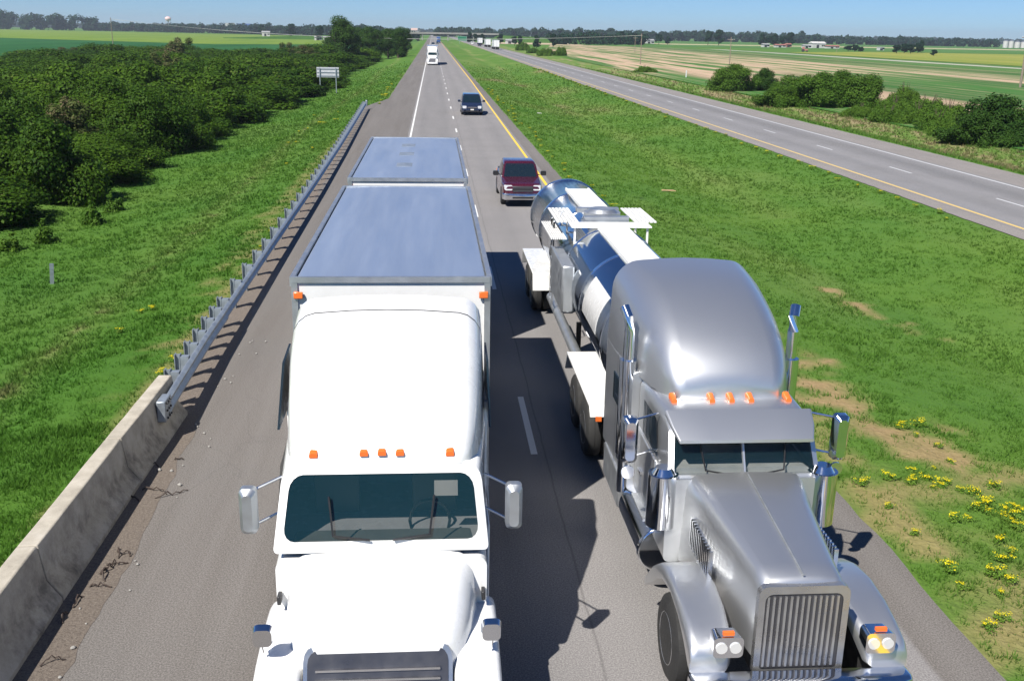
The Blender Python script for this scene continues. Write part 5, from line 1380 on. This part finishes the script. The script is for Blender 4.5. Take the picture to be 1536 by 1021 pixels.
for i in range(26):
    y = r2.uniform(60, 150); x = interp(y, EDGE_L) - 1.2 - abs(r2.gauss(0, 1.8)) if y < 104 else -5.4 - abs(r2.gauss(0, .3))
    clump(x, y, rnd.uniform(.4, .8) + y / 170, 'clump of yellow wildflowers in the left verge near the far end of the guardrail', 'yellow wildflowers in the left verge')
for (px, py, l, nm, lab, mat) in [(1003, 286, .75, 'plank', 'pale broken board lying in the median grass', M['plank']), (809, 173, .45, 'litter', 'scrap of white litter lying in the median grass', M['litter'])]:
    x, y = at(px, py, -.5); mb = MB(); mb.box(-l / 2, l / 2, -.07, .07, 0, .03); mb.box(-l / 2 + .02, l / 2 - .1, -.075, .06, .03, .05)
    o = mb.build(nm, mat, None, loc=(x, y, ground_z(x) + .09)); o.rotation_euler = (0, .05, .1); tag(o, lab, 'board' if nm == 'plank' else 'litter')
# torn tyre and wire scraps on the shoulder
def scrap(px, py, L, label, up=.06, seed=0):
    r = random.Random(seed); x, y = at(px, py, 0); a = r.uniform(-.4, .4) + (.5 if seed % 2 else 2.2)
    pts = []; q = Vector((0, 0, .012)); 
    for i in range(9):
        pts.append((q.x, q.y, .012 + up * math.sin(i / 8 * PI) * r.random())); a += r.uniform(-.5, .5)
        q += Vector((math.cos(a), math.sin(a), 0)) * L / 8
    mb = MB(); mb.tube(pts, [.007 + .009 * r.random() for _ in pts], 5)
    o = mb.build('tyre_scrap', M['rust'], None, loc=(x, y, 0)); tag(o, label, 'debris', 'dark scraps beside the barrier')
for i, (px, py, L) in enumerate([(210, 752, .5), (232, 748, .55), (250, 742, .5), (160, 848, .3), (178, 838, .3), (150, 862, .35), (158, 872, .35), (182, 832, .2), (110, 912, .3), (135, 880, .3), (238, 700, .35), (60, 1000, .3), (95, 935, .25), (262, 690, .15)]):
    scrap(px, py, L, 'dark twisted scrap of tyre or wire lying on the dirt beside the concrete barrier', .1, i)
for i in range(26):
    y = r2.uniform(9, 24); x = -4.55 + r2.uniform(-.15, .5)
    mb = MB(); s = r2.uniform(.015, .04)
    mb.loft([[(s * math.cos(a) * k * r2.uniform(.7, 1.2), s * math.sin(a) * k * r2.uniform(.7, 1.2), zz) for a in [j * PI / 3 for j in range(6)]] for zz, k in ((0, .8), (s * .5, 1), (s, .5))])
    o = mb.build('pebble', M['concrete_far'], None, loc=(x, y, .006)); tag(o, 'small pale stone on the dirt strip beside the concrete barrier', 'stone', 'stones on the dirt strip')

# ------------------------------------------------------------------ air
def haze():
    m = bpy.data.materials.new('haze'); m.use_nodes = True; nt = m.node_tree; nt.nodes.clear()
    v = nt.nodes.new('ShaderNodeVolumePrincipled'); v.inputs['Density'].default_value = .00013; v.inputs['Color'].default_value = (.80, .90, 1.0, 1); v.inputs['Anisotropy'].default_value = .2
    o = nt.nodes.new('ShaderNodeOutputMaterial'); nt.links.new(v.outputs[0], o.inputs['Volume'])
    mb = MB(); mb.box(-6400, 6400, -900, 6400, -3.5, 60); ob = mb.build('haze', m, None, smooth=0); struct(ob, 'stuff'); ob['label'] = 'thin pale haze over the far fields'
haze()
